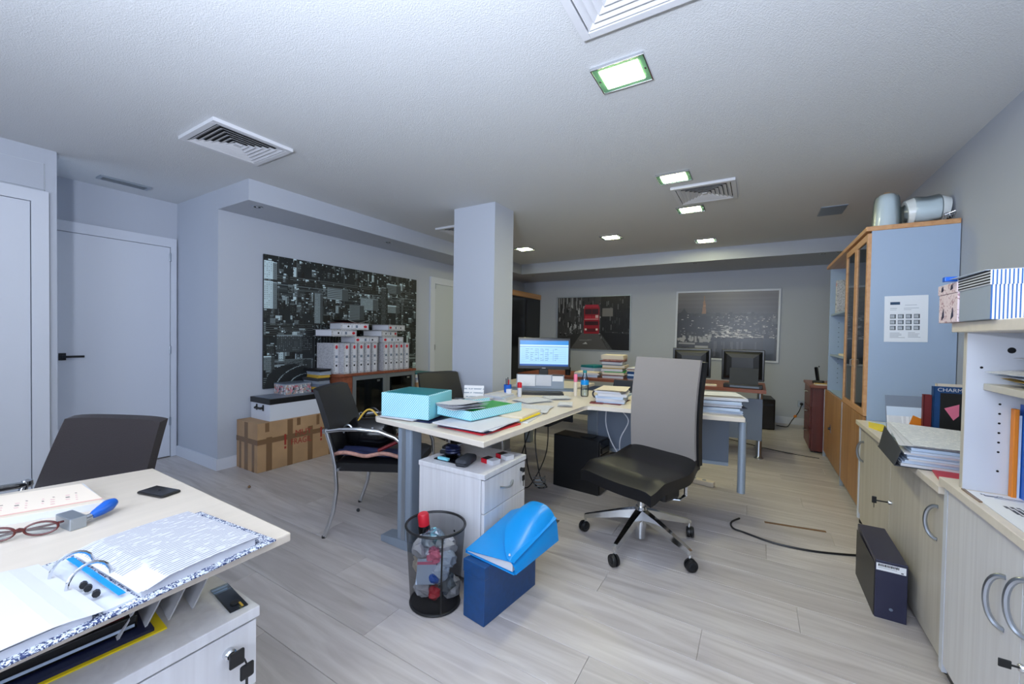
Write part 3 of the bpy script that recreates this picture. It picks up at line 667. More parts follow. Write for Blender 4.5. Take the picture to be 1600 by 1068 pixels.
for xx, w_, z0_, z1_ in ((-4.02, .035, 0, .28), (-3.93, .06, 0, cz), (-3.8, .04, 0, .25)): strip(xx, xx+w_, cy0-.0012, cy0, z0_, z1_)
R90 = (PI/2, 0, PI/2)
text('lettering', 'MUY', .08, 'brown_ink', t, (cx1+.0022, 2.2, .262), R90)
text('lettering', 'FRAGIL', .08, 'brown_ink', t, (cx1+.0022, 2.16, .185), R90, sx=.8)
for yy in (2.1, 2.46):
    O('warning_mark', B().box(cx1+.002, cx1+.003, yy, yy+.018, .2, .3).box(cx1+.002, cx1+.003, yy, yy+.018, .165, .185), 'brown_ink', t)
# white archive box
t = thing('archive_box', 'white archive box with black lid on top of the carton', 'box', (0, 0, cz+.004))
ax0, ax1, ay0, ay1 = -4.06, -3.725, 1.975, 2.61
O('body', B().box(ax0+.006, ax1-.006, ay0+.006, ay1-.006, 0, .17), 'white_gloss', t)
O('lid', B().box(ax0, ax1, ay0, ay1, .15, .2, .003), 'black_plastic', t); O('lid_inlay', B().box(ax0+.02, ax1-.02, ay0+.02, ay1-.02, .2, .202), 'smoke_panel', t)
hd = O('handle', B().tube([((ax0+ax1)/2-.055, ay0, .115), ((ax0+ax1)/2-.045, ay0-.018, .11), ((ax0+ax1)/2+.045, ay0-.018, .11), ((ax0+ax1)/2+.055, ay0, .115)], .011, 8), 'black_plastic', t)
for s in (-1, 1): O('rivet', B().box((ax0+ax1)/2+s*.055-.008, (ax0+ax1)/2+s*.055+.008, ay0-.002, ay0+.006, .085, .14, .001), 'black_plastic', hd)
# photo box
a = canvas(26, 90, (150, 150, 155))
for k in range(150):
    c_ = [(200, 196, 196), (40, 44, 52), (190, 70, 90), (110, 150, 160), (180, 140, 120), (224, 222, 220), (90, 100, 110), (214, 130, 150)][RS.randint(8)]
    x0, y0 = RS.rand(), RS.rand(); rect(a, x0, y0, x0+RS.uniform(.01, .06), y0+RS.uniform(.06, .3), c_)
t = thing('photo_box', 'box printed with a collage of little photos on the archive box', 'box', (0, 0, cz+.207))
O('body', B().box(-4.05, -3.85, 2.19, 2.45, 0, .095, .002), 'white_gloss', t); O('lid', B().box(-4.052, -3.848, 2.188, 2.452, .095, .105, .002), 'smoke_panel', t)
raster('print', a, (-3.8492, 2.19, .003), (0, .26, 0), (0, 0, .09), 'print', t); raster('print', a[:, :55], (-4.05, 2.1892, .003), (.2, 0, 0), (0, 0, .09), 'print', t)

# dark indigo storage box beside the low cupboard
t = thing('storage_box', 'dark indigo cardboard box with barcode sticker on floor by cupboard', 'box')
O('body', B().prism([(.487, 2.41), (.596, 2.41), (.604, 2.83), (.494, 2.83)], 0, .262, .003), 'indigo_box', t)
O('seam', B().box(.4855, .4865, 2.42, 2.8, .0, .24), 'black_plastic', t)
a = canvas(20, 60, (226, 228, 232))
for k in range(30): rect(a, .06+k*.024, .1, .06+k*.024+RS.uniform(.006, .016), .45, (20, 22, 30))
rect(a, .06, .6, .7, .66, (120, 124, 130)); rect(a, .84, .75, .92, .9, (60, 60, 70))
raster('barcode_label', a, (.489, 2.4086, .218), (.1, 0, 0), (0, 0, .032), 'print', t)
O('button', B().lathe([(.007, 0), (.006, .0015)], 12), 'smoke_panel', t, (.543, 2.41, .05), (PI/2, 0, 0))

# navy box file and the blue expanding folder lying on it
t = thing('box_file', 'dark blue upright box file on the floor by the waste basket', 'box')
bp = [(-1.088, 1.418), (-.965, 1.402), (-.918, 1.785), (-1.04, 1.8)]
O('body', B().prism(bp, 0, .255, .004), 'royal_card', t)
O('lid_lip', B().prism([(bp[0][0]-.002, bp[0][1]-.002), (bp[1][0]+.002, bp[1][1]-.002), (bp[1][0]+.006, bp[1][1]+.03), (bp[0][0]+.004, bp[0][1]+.032)], .2, .257, .003), 'royal_card', t)
t = thing('expanding_folder', 'bright blue expanding folder with curved flap on the box file', 'folder', (-1.108, 1.455, .259), rz=rad(-5))
FW, FL = .272, .35
def fth(u, v): return (.014+.034*u)*(1-v)+v*(.05+.075*math.sin(PI*min(1, u*.62+.1)))
O('base_cover', B().surf(lambda u, v: (FW*u, FL*v, .002-.006*u*(1-v)), 6, 6, .002), 'cyan_plastic', t)
O('pocket_stack', B().rings([[(.006, .008, .003), (FW-.014, .008, .0), (FW-.014, .008, fth(1, 0)-.006), (.006, .008, fth(0, 0)-.006)], [(.006, FL*.5, .003), (FW-.014, FL*.5, .002), (FW-.014, FL*.5, fth(1, .5)-.01), (.006, FL*.5, fth(0, .5)-.01)], [(.006, FL-.01, .003), (FW-.014, FL-.01, .002), (FW-.03, FL-.02, fth(1, 1)-.07), (.006, FL-.02, fth(0, 1)-.02)]]), 'paper', t)
O('cover', B().surf(lambda u, v: (FW*u, FL*v, fth(u, v)), 14, 12, .003).surf(lambda u, v: (.001+.002*u, FL*v, .002+(fth(0, v)-.004)*u), 2, 8, (.002, 0, 0)), 'cyan_plastic', t, smooth=True)
def flap(u, v):
    vv = .015+.985*v; e = 1-.7*math.sin(PI*min(1, vv*.6+.04))**.8
    uu = e+(1.02-e)*u; w_ = min(1, abs(uu-.6)/.425); T = .058+.098*smoothstep(vv*1.1)
    return (FW*uu+.004, FL*vv*1.03-.004, max(T*math.sqrt(1-w_**2.7), (fth(uu, vv)+.003)*(uu < .8)) if uu < 1.0 else .0)
O('flap', B().surf(flap, 18, 16, .002), 'cyan_plastic', t, smooth=True)
O('elastic_knob', B().lathe([(.005, 0), (.003, .007)], 8), 'paper', t, (FW*.86, .02, .056))

# waste basket
bx, by = -1.256, 1.42
t = thing('waste_basket', 'black wire mesh waste basket full of crumpled paper', 'basket', (bx, by, 0))
n = 40; rb, rt, hb = .116, .14, .365
def ell(r, z, n=40): return [(r*1.0*math.cos(2*PI*k/n), r*.92*math.sin(2*PI*k/n), z) for k in range(n)]
O('mesh_wall', B().rings([ell(rb+(rt-rb)*q, .008+(hb-.008)*q) for q in (0, .25, .5, .75, 1)], cap=False), 'wire_mesh', t, smooth=True)
for r_, z_, w_ in ((rt, hb, .006), (rb, .008, .006)):
    p_ = ell(r_, z_); O('rim', B().tube(p_+[p_[0]], w_, 8, cap=False), 'black_plastic', t, smooth=True)
O('bottom', B().lathe([(rb, .004), (rb, .008)], 40, ey=.92), 'dark_metal', t)
O('seam_strip', B().tube([(rb*.79, -rb*.92*.62, .01), (rt*.79, -rt*.92*.62, hb)], .004, 6), 'black_plastic', t)
# rubbish in it, piece by piece
def crumple(r, seed, sq=1):
    rs = random.Random(seed); b = B(); loops = []
    for i in range(1, 9):
        th = PI*i/9; loops.append([(r*math.sin(th)*math.cos(2*PI*k/13)*rs.uniform(.62, 1.12), r*math.sin(th)*math.sin(2*PI*k/13)*rs.uniform(.62, 1.12), r*math.cos(th)*rs.uniform(.75, 1.1)*sq) for k in range(13)])
    return b.rings(loops)
rub = [('paper', (-.03, -.04, .08), .045, 'white crumpled paper at the bottom front of the basket'), ('clear_plastic', (.05, .0, .09), .045, 'clear crumpled plastic at the basket bottom right'), ('paper_blue', (-.06, .03, .09), .045, 'pale blue crumpled paper at the basket bottom left'),
       ('red', (.045, -.058, .075), .025, 'small red crumpled wrapper near the basket bottom'), ('skin_pouch', (-.02, -.06, .135), .026, 'brown crumpled tissue half way up the basket'), ('paper_blue', (.055, -.03, .15), .04, 'light blue crumpled sheet half way up on the right'),
       ('paper', (.0, .05, .15), .05, 'white crumpled paper at the back of the basket'), ('pink', (.03, -.045, .205), .03, 'pink crumpled tissue near the top of the basket'), ('paper', (-.045, -.03, .215), .045, 'white crumpled paper near the top left of the basket'),
       ('paper', (.05, .02, .215), .045, 'white crumpled paper near the top right of the basket'), ('paper', (.06, .05, .06), .04, 'white crumpled paper at the very bottom back of the basket'), ('paper_cream', (-.065, -.02, .15), .038, 'cream crumpled paper on the left side of the basket'), ('clear_plastic', (.0, -.02, .24), .05, 'clear crumpled film on top of the rubbish'), ('turquoise', (-.055, .06, .225), .03, 'turquoise crumpled wrapper at the back left of the basket'), ('paper_blue', (.075, .0, .19), .036, 'pale blue crumpled paper high on the right of the basket'),
       ('blue', (.05, -.065, .135), .02, 'small blue crumpled wrapper on the right side of the basket')]
for k, (m_, l_, r_, lab) in enumerate(rub):
    o = O('crumpled_paper', crumple(r_*1.27, k), m_, None, (bx+l_[0]*1.0, by+l_[1]*.95, l_[2]*1.22-.004)); tag(o, lab, 'rubbish', 'rubbish in the waste basket')
o = O('paper_note', B().box(-.042, .042, -.001, .001, -.055, .055), 'paper_blue', None, (bx+.022, by-.084, .19), (rad(-6), rad(4), rad(41))); tag(o, 'upright white note with mauve band against the front of the basket', 'paper')
O('band', B().box(-.042, .042, -.0016, -.001, .03, .042), 'pink', o)
o = thing('spray_can', 'dark spray can with red cap standing up in the basket', 'can', (bx-.085, by+.03, .19), rot=(rad(4), rad(-3), 0))
O('body', B().lathe([(.026, 0), (.028, .004), (.028, .13), (.024, .145), (.02, .15)], 18), 'black_gloss', o, smooth=True); O('cap', B().lathe([(.0265, .14), (.0265, .19), (.022, .197)], 18), 'red', o, smooth=True)

# PC tower under the desk corner
t = thing('computer_tower', 'black computer tower standing on the floor under the corner desk', 'computer', (0, 0, 0))
O('case', B().prism([(-1.43, 3.07), (-1.03, 3.035), (-1.012, 3.225), (-1.412, 3.26)], .0, .43, .006), 'black_plastic', t)
O('front_panel', B().prism([(-1.03, 3.037), (-1.016, 3.036), (-1.0, 3.222), (-1.014, 3.223)], .01, .42, .004), 'black_gloss', t)
O('top_grip', B().prism([(-1.2, 3.09), (-1.1, 3.082), (-1.092, 3.17), (-1.192, 3.178)], .43, .436), 'dark_metal', t)
for zz in (.33, .28): O('drive_bay', B().prism([(-1.013, 3.06), (-1.005, 3.06), (-.994, 3.2), (-1.002, 3.2)], zz, zz+.036), 'black_plastic', t)
M('led_blue', (40, 60, 255), .4, emit=3)
O('power_light', B().box(-1.012, -1.003, 3.06, 3.07, .2, .21), 'led_blue', t)
t = thing('computer_tower', 'black tower on the floor against the back wall beyond the cherry desk', 'computer', (.14, 6.8, 0), rad(5))
O('case', B().box(-.09, .09, -.22, .22, 0, .42, .012), 'black_plastic', t); O('front_panel', B().box(-.085, .085, -.232, -.22, .01, .41, .008), 'black_gloss', t)
O('drive_bay', B().box(-.07, .07, -.235, -.23, .33, .36), 'dark_metal', t)

# handbag with scarf on the visitor chair
t = thing('handbag', 'shiny black handbag with loop handles lying on the visitor chair', 'bag', (-2.2, 1.83, .4905), rad(28))
def bag(z, w, d, cy=0): return [(w*math.copysign(abs(math.cos(a))**.7, math.cos(a)), cy+d*math.copysign(abs(math.sin(a))**.7, math.sin(a)), z) for a in [2*PI*k/20 for k in range(20)]]
O('body', B().rings([bag(.0, .12, .06), bag(.03, .16, .08), bag(.09, .17, .085), bag(.15, .15, .06), bag(.185, .12, .03), bag(.19, .1, .02)]), 'black_gloss', t, smooth=True)
for s in (-1, 1): O('handle', B().tube([(-.08+.16*k/10, s*.03, .165+.085*math.sin(PI*k/10)) for k in range(11)], .006, 8), 'black_gloss' if s > 0 else 'ochre', t, smooth=True)
O('buckle', B().box(-.05, -.035, -.075, -.06, .1, .14, .003).box(.03, .045, -.075, -.06, .1, .14, .003), 'chrome', t)
O('ring', B().tube([(-.13+.03*math.cos(a), -.062, .11+.04*math.sin(a)) for a in [rad(20*k) for k in range(11)]], .007, 8), 'steel', t, smooth=True)
o = thing('scarf', 'folded dark scarf with pink and red edge under the handbag', 'scarf', (-2.07, 1.75, .486), rad(28))
O('fold', B().surf(lambda u, v: (-.2+.4*u, -.1+.14*v, .012+.02*math.sin(5*u+1)*math.sin(PI*v)+.012*math.sin(9*v)), 14, 8, .006), 'navy', o, smooth=True)
O('hem', B().tube([(-.2+.4*k/12, -.105-.01*math.sin(k), .016+.012*math.sin(k*.9)) for k in range(13)], .012, 8), 'skin_pouch', o, smooth=True)
O('red_fold', B().tube([(.05+.15*k/6, -.06+.02*k/6, .03+.012*k) for k in range(6)], .02, 8, flat=.6), 'dark_red', o, smooth=True)
# ------------------------------------------------------------------ lever arch files on the sideboard
def binder_proto(w=.07, h=.32, d=.285):
    """lever arch file standing, spine towards +x; origin at foot of spine centre"""
    t = thing('lever_arch_file', '', 'binder')
    O('cover', B().box(-d, 0, -w/2, -w/2+.003, 0, h).box(-d, 0, w/2-.003, w/2, 0, h).box(-.003, 0, -w/2+.003, w/2-.003, 0, h), 'marble_file', t)
    O('pages', B().box(-d+.03, -.01, -w/2+.006, w/2-.006, .01, h-.02), 'paper', t)
    l = O('spine_label', B().box(0, .0008, -w*.27, w*.27, .018, h-.01), 'paper', t)
    O('red_mark', B().lathe([(w*.3, 0), (w*.28, .0006)], 14, ey=.7), 'red', l, (.0008, 0, h-.04), (0, PI/2, 0))
    O('label_line', B().box(.0008, .0011, -w*.2, w*.2, h*.52, h*.6), 'smoke_panel', l); O('label_line', B().box(.0008, .0011, -w*.2, w*.2, h*.38, h*.4), 'smoke_panel', l)
    O('finger_hole', B().lathe([(.011, 0), (.009, .001)], 12), 'vent_dark', t, (.0008, 0, .085), (0, PI/2, 0))
    return t
proto = binder_proto()
def place(o, loc, rot, label, group='lever arch files by the city poster'):
    o.location = loc; o.rotation_euler = rot; tag(o, label, 'binder', group); return o
ORD = ['first', 'second', 'third', 'fourth', 'fifth', 'sixth', 'seventh', 'eighth', 'ninth', 'tenth']
ys = [2.745, 2.838, 2.928, 3.017, 3.112, 3.27, 3.352, 3.432, 3.512, 3.598]
for k, yy in enumerate(ys):
    o = proto if k == 0 else copy_tree(proto)
    place(o, (-3.69+.004*math.sin(k*3), yy, .8125), (0, 0, rad(1.2*math.sin(k*2))), ORD[k]+' standing speckled lever arch file from the left in the sideboard row')
LX = (PI/2, 0, 0)
def lying(y0, z, x, label, flip=False, dz=0):
    o = copy_tree(proto)
    return place(o, (x, y0 if not flip else y0+.32, z+.035), (PI/2 if flip else -PI/2, 0, rad(dz)), label)
lying(2.84, 1.134, -3.69, 'speckled file lying on the left half of the standing row', True)
lying(3.22, 1.134, -3.69, 'speckled file lying on the right half of the standing row', True)
lying(2.57, 1.2055, -3.70, 'lying file whose spine juts out furthest to the left', False, 4)
lying(3.23, 1.2055, -3.72, 'lying file in the middle layer on the right', False, 14)
lying(2.69, 1.277, -3.72, 'topmost white-spined file lying on the left pile', False, -9)
lying(3.33, 1.277, -3.78, 'topmost grey file lying on the right pile', True, 10)
o = copy_tree(proto); place(o, (-3.76, 2.672, .8125), (0, 0, 0), 'set-back speckled file at the left end whose plain side shows')
# thin dark folders and a pair of cardboard ends on top of the pile
o = thing('plastic_folder', 'thin black folder bent upwards on top of the file pile', 'folder', (-3.86, 2.78, 1.35), rad(8))
O('cover', B().surf(lambda u, v: (-.12+.24*v, .3*u, .004+.08*(abs(u-.45)**1.3)), 12, 4, .003), 'black_plastic', o)
O('edge', B().surf(lambda u, v: (.12+.004*v, .3*u, .005+.08*(abs(u-.45)**1.3)), 12, 1, .006), 'alu', o)
o = thing('plastic_folder', 'thin dark folder lying flat below the bent one on the file pile', 'folder', (-3.84, 2.7, 1.3475), rad(-5))
O('cover', B().box(-.15, .14, 0, .33, 0, .003), 'black_plastic', o); O('sheets', B().box(-.13, .13, .02, .25, .003, .006), 'dark_red', o)

# ------------------------------------------------------------------ piles of paper
def stack(name, label, cat, loc, rz, layers, w, d, seed, group=None):
    """pile of loose bundles; layers = list of (thickness, material)"""
    rs = random.Random(seed); t = thing(name, label, cat, loc, rz, group); z = 0
    for th, m_ in layers:
        a = rs.uniform(-.12, .12); dx, dy = rs.uniform(-.015, .015), rs.uniform(-.015, .015); k = rs.uniform(.93, 1.04)
        if th < .004:
            c1 = rs.uniform(0, .003)
            b = B().surf(lambda u, v: ((u-.5)*w*k, (v-.5)*d*k, .001+th*.5+c1*math.sin(3*u+2*v)**2), 6, 6, .0008)
            zz = z; z += th+c1
        else:
            b = B(); n_ = max(1, int(th/.006)); hz = th/n_
            for q in range(n_):
                ex, ey = rs.uniform(-.004, .004), rs.uniform(-.004, .004); b.box(-w*k/2+ex, w*k/2+ex, -d*k/2+ey, d*k/2+ey, q*hz, (q+1)*hz-.0006)
            zz = z; z += th
        O('sheet' if th < .004 else 'bundle', b, m_, t, (dx, dy, zz), (0, 0, a))
    return t, z
stack('magazine_pile', 'pile of grey trays and old brochures between photo box and files', 'pile', (-3.88, 2.535, .635), rad(90), [(.03, 'dark_red'), (.025, 'ochre'), (.03, 'smoke_panel'), (.03, 'box_grey'), (.03, 'charcoal'), (.03, 'ochre'), (.035, 'box_grey'), (.012, 'black_plastic'), (.012, 'black_plastic')], .13, .24, 3)
t = thing('magazine_box', 'open cardboard box of magazines between sideboard and grey door', 'box', (-3.87, 3.98, 0))
O('carton_wall', B().box(-.19, .19, -.2, .2, 0, .62, .003), 'cardboard', t); O('magazine', B().box(-.16, .16, -.18, .18, .62, .65), 'paper_text', t); O('magazine', B().box(-.15, .17, -.17, .16, .65, .68), 'paper_blue', t, rot=(0, 0, .06)); O('magazine', B().box(-.16, .15, -.18, .15, .68, .72), 'paper', t, rot=(0, 0, -.05)); O('magazine', B().box(-.14, .14, -.16, .16, .72, .735), 'teal', t)

ZD = .7385
# polka dot box on the desk
t = thing('gift_box', 'light blue polka-dot box on the left end of the corner desk', 'box', (0, 0, ZD+.012))
dp = [(-1.93, 1.68), (-1.6, 1.735), (-1.665, 2.02), (-1.99, 1.97)]
O('body', B().prism(dp, 0, .14, .002), 'polka', t); O('plain_side', B().prism([(-1.5985, 1.742), (-1.597, 1.742), (-1.661, 2.012), (-1.6625, 2.012)], .004, .136), 'turquoise', t)
O('lid', B().prism([(-1.91, 1.7), (-1.62, 1.75), (-1.675, 2.0), (-1.97, 1.955)], .14, .143), 'teal', t)
t = thing('document_folder', 'flat navy folder lying under the polka-dot box', 'folder', (0, 0, ZD)); O('cover', B().prism([(-1.95, 1.685), (-1.575, 1.72), (-1.55, 2.0), (-1.96, 2.05)], 0, .006), 'navy', t); O('sheet', B().prism([(-1.93, 1.67), (-1.68, 1.69), (-1.7, 1.95), (-1.95, 1.95)], .006, .011), 'paper', t)
# red folder pile, then letter tray with green sheet
stack('document_pile', 'papers on a thin red folder at the near corner of the desk', 'pile', (-1.32, 1.84, ZD), rad(-1), [(.008, 'red'), (.004, 'navy'), (.008, 'paper_form'), (.003, 'paper_text'), (.006, 'paper')], .33, .34, 21)
t = thing('letter_tray', 'light blue polka-dot letter tray holding a bright green sheet', 'tray', (-1.435, 1.99, ZD+.036), rad(-8))
O('base', B().box(-.14, .14, -.2, .25, 0, .006), 'turquoise', t)
for w_ in ((-.14, .14, -.2, -.192), (-.14, -.132, -.192, .25), (.132, .14, -.192, .25)): O('wall', B().box(w_[0], w_[1], w_[2], w_[3], .006, .05), 'polka', t)
O('contents', B().box(-.125, .125, -.185, .24, .006, .03), 'paper', t); O('green_sheet', B().box(-.06, .125, -.1, .2, .03, .045), 'green', t)
t = thing('paper_sheaf', 'sheaf of curling white papers spilling over the front of the blue tray', 'papers', (-1.475, 1.86, ZD+.0875), rad(-20))
for q in range(4): O('sheet', B().surf(lambda u, v: ((u-.5)*.26, (v-.5)*.2, .004*q+.03*(u-.4)**2*(1 if q % 2 else .7)+.012*q*u*.5), 8, 5, .0012), 'paper' if q % 2 else 'paper_text', t, (0, .008*q, 0), (0, 0, .1*q-.1))
stack('document_pile', 'papers topped by a yellow pad beside the blue letter tray', 'pile', (-1.25, 2.16, ZD), rad(8), [(.006, 'paper_text'), (.003, 'paper'), (.01, 'yellow'), (.012, 'paper_cream')], .19, .27, 5)
sp = [(-1.3, 2.45, 12, .21, .29, 'printed sheets strewn along the desk edge behind the yellow pad'), (-1.46, 2.75, -25, .2, .26, 'loose printed sheets in the middle of the desk'), (-1.62, 2.46, 40, .2, .24, 'loose white sheets behind the green sheet'), (-1.2, 2.74, 20, .1, .15, 'small printed slip with dark stripe near the inner desk corner'), (-1.74, 2.72, 5, .16, .2, 'stacked white envelopes near the pillar')]
for k, (x, y, a, w, d, lab) in enumerate(sp): stack('paper_sheet', lab, 'papers', (x, y, ZD), rad(a), [(.003, 'paper_form'), (.0035, 'paper'), (.003, 'paper_text')] if k < 4 else [(.02, 'paper'), (.006, 'paper_blue'), (.012, 'paper')], w, d, 30+k)
stack('document_pile', 'pile of white papers with blue sheet behind the polka-dot box', 'pile', (-1.8, 2.18, ZD), rad(15), [(.012, 'paper'), (.006, 'paper_blue'), (.012, 'paper'), (.0035, 'paper_text'), (.0035, 'paper')], .2, .26, 91)
stack('paper_sheet', 'few white sheets at the desk edge just before the keyboard', 'papers', (-1.38, 2.98, ZD), rad(35), [(.0035, 'paper'), (.003, 'paper_form'), (.0035, 'paper_text')], .2, .16, 92)
stack('document_pile', 'thin booklets stacked beside the standing calendar', 'pile', (-1.8, 2.5, ZD), rad(-12), [(.01, 'paper_blue'), (.008, 'turquoise'), (.01, 'paper')], .13, .16, 93)
# standing desk calendar
t = thing('desk_calendar', 'small white tent calendar standing on the desk before the pillar', 'calendar', (-1.93, 2.62, ZD), rad(25))
O('front_leaf', B().surf(lambda u, v: (-.08+.16*u, -.03+.03*v, .1*v), 2, 2, (0, .001, 0)), 'paper_form', t); O('back_leaf', B().surf(lambda u, v: (-.08+.16*u, .03-.03*v, .1*v), 2, 2, (0, .001, 0)), 'paper', t)
O('base', B().box(-.08, .08, -.03, .03, 0, .002), 'black_plastic', t)
# pens, tubs
def pot(name, label, x, y, r, h, m_, extra):
    t = thing(name, label, 'holder', (x, y, ZD)); O('cup', B().lathe([(r*.9, 0), (r, h), (r*.9, h), (r*.82, .004)], 14), m_, t, smooth=True)
    for k, (c_, hh, dx) in enumerate(extra): O('pen', B().tube([(dx*.4, .004*k-.006, .008), (dx, .006*k-.008, hh)], .004, 6), c_, t)
pot('pen_cup', 'blue pencil cup with pens beside the pillar', -1.75, 2.84, .032, .1, 'blue', [('navy', .15, -.01), ('red', .14, .012), ('black_plastic', .16, 0)])
t = thing('glue_stick', 'red and white glue stick standing beside the pencil cup', 'glue stick', (-1.67, 2.9, ZD)); O('body', B().lathe([(.018, 0), (.018, .075)], 14), 'paper', t, smooth=True); O('cap', B().lathe([(.019, .075), (.019, .115), (.012, .12)], 14), 'red', t, smooth=True)
t = thing('stapler_box', 'little red and white carton between pencil cup and glue stick', 'box', (-1.71, 2.8, ZD), .3); O('body', B().box(-.02, .02, -.02, .02, 0, .07), 'paper', t); O('band', B().box(-.0205, .0205, -.0205, .0205, .01, .035), 'red', t)
t = thing('marker_pen', 'pink and yellow highlighter standing by the water bottle', 'pen', (-1.31, 3.23, ZD)); O('body', B().lathe([(.015, 0), (.017, .11), (.013, .12)], 12), 'paper_cream', t, smooth=True); O('cap', B().lathe([(.016, .12), (.016, .18), (.012, .185)], 12), 'pink', t, smooth=True)
t = thing('water_bottle', 'clear water bottle with blue label on the corner desk', 'bottle', (-1.235, 3.25, ZD))
O('body', B().lathe([(.03, 0), (.034, .01), (.034, .06), (.031, .075), (.034, .09), (.034, .13), (.016, .185), (.014, .2)], 18), 'clear_plastic', t, smooth=True); O('label', B().lathe([(.0345, .1), (.0345, .14)], 18, cap=False), 'cyan_plastic', t); O('cap', B().lathe([(.017, .2), (.017, .222)], 14), 'teal', t)
t = thing('tape_reel', 'dark tape reel standing on edge near the paper stack', 'tape', (-1.12, 3.22, ZD+.035), rot=(PI/2, 0, .2)); O('reel', B().lathe([(.022, -.01), (.035, -.01), (.035, .01), (.022, .01), (.022, -.01)], 18, cap=False), 'dark_metal', t, smooth=True); O('core', B().lathe([(.0215, -.008), (.0215, .008)], 14, cap=False), 'paper_cream', t)
# keyboard, mouse, document stand
t = thing('keyboard', 'black keyboard on the corner desk in front of the lit monitor', 'keyboard', (-1.6, 3.14, ZD), rad(28))
O('base', B().box(-.2, .2, -.07, .07, 0, .016, .004), 'black_plastic', t)
for r_ in range(5):
    O('key_row', B().box(-.185, .185, -.058+.024*r_, -.038+.024*r_, .016, .021, .002), 'dark_metal', t)
t = thing('file_tray', 'grey desktop tray with white forms pinned up behind keyboard', 'tray', (-1.72, 3.4, ZD), rad(25))
O('base', B().box(-.33, .33, -.08, .08, 0, .01), 'smoke_panel', t); O('stand', B().box(-.24, .21, .02, .026, .01, .14), 'box_grey', t)
for q, (x0, x1, z0, z1) in enumerate(((-.23, -.06, .03, .135), (-.055, .09, .035, .135), (.1, .2, .08, .145))): O('form', B().box(x0, x1, .012, .0185, z0, z1), 'paper_form' if q != 1 else 'paper', t, (0, 0, 0))
O('clip', B().box(.1, .2, .008, .012, .132, .145), 'black_plastic', t)
# calculator-like phone base
t = thing('calculator', 'black calculator lying between paper sheets on the desk', 'calculator', (-1.93, 2.42, ZD), rad(30)); O('body', B().box(-.04, .04, -.065, .065, 0, .015, .004), 'black_plastic', t); O('display', B().box(-.033, .033, .03, .055, .015, .016), 'smoke_panel', t)
for r_ in range(4):
    for c_ in range(4): O('key', B().box(-.033+c_*.018, -.02+c_*.018, -.055+r_*.02, -.042+r_*.02, .015, .018), 'dark_metal', t)
# stacks on the return
stack('document_stack', 'tall stack of white documents left of the swivel chair back', 'pile', (-.96, 3.14, ZD), rad(4), [(.004, 'dark_red'), (.012, 'paper_blue'), (.02, 'paper'), (.02, 'paper_blue'), (.02, 'paper'), (.016, 'paper'), (.0035, 'paper_cream'), (.0035, 'paper_cream')], .21, .29, 51)
t = thing('notebook', 'red notebook corner showing under the white documents', 'notebook', (-1.04, 3.02, ZD), .2); O('cover', B().box(-.05, .05, -.08, -.0, 0, .006), 'dark_red', t); O('pages', B().box(-.048, .048, -.078, -.002, .0015, .0045), 'paper', t)
stack('document_stack', 'tall untidy paper stack on the right end of the corner desk', 'pile', (-.225, 3.17, ZD), rad(10), [(.006, 'paper'), (.02, 'paper_blue'), (.018, 'paper_blue'), (.003, 'navy'), (.02, 'paper'), (.02, 'paper_blue'), (.0035, 'paper'), (.018, 'paper'), (.0035, 'paper_cream'), (.0035, 'paper')], .3, .24, 52)
# things on the pedestal under the desk
ZP = .5705
t = thing('spectacle_case', 'dark grey spectacle case on the pedestal', 'case', (-1.285, 1.675, ZP), rad(12)); O('shell', B().box(-.035, .035, -.06, .08, 0, .04, .016, 3), 'charcoal', t, smooth=True); O('seam', B().box(-.0355, .0355, -.061, -.058, .018, .02), 'black_plastic', t)
for k, (x, y, a, lab) in enumerate(((-1.19, 1.77, -10, 'red and white cigarette packet, the front one on the pedestal'), (-1.17, 1.88, -16, 'red and white cigarette packet, the rear one on the pedestal'))):
    t = thing('cigarette_packet', lab, 'packet', (x, y, ZP), rad(a), 'cigarette packets on the pedestal'); O('body', B().box(-.044, .044, -.028, .028, 0, .023, .001), 'red', t); O('white_end', B().box(.0, .0445, -.0285, .0285, -.0+.0005, .0235), 'paper', t); O('picture', B().box(-.04, .0, -.024, .024, .023, .0238), 'black_plastic', t)
t = thing('plastic_bag', 'crumpled clear bag with dark cables on the pedestal', 'bag', (-1.4, 1.72, ZP)); O('film', B().box(-.08, .07, -.07, .07, 0, .006, .002), 'clear_plastic', t); O('cable_coil', B().tube([(-.02+.04*math.cos(k*.7), .02+.035*math.sin(k*.7), .02+.0016*k) for k in range(26)], .007, 6), 'navy', t, smooth=True); O('light_blue_strip', B().box(-.05, .02, -.075, -.055, .006, .02, .003), 'turquoise', t)
t = thing('punch', 'small black hole punch at the back left of the pedestal', 'punch', (-1.5, 1.79, ZP), .2); O('base', B().box(-.03, .05, -.04, .04, 0, .02, .004), 'black_plastic', t); O('lever', B().box(-.02, .045, -.035, .035, .025, .045, .006), 'black_gloss', t); O('post', B().box(-.025, .0, -.03, .03, .02, .026), 'steel', t)

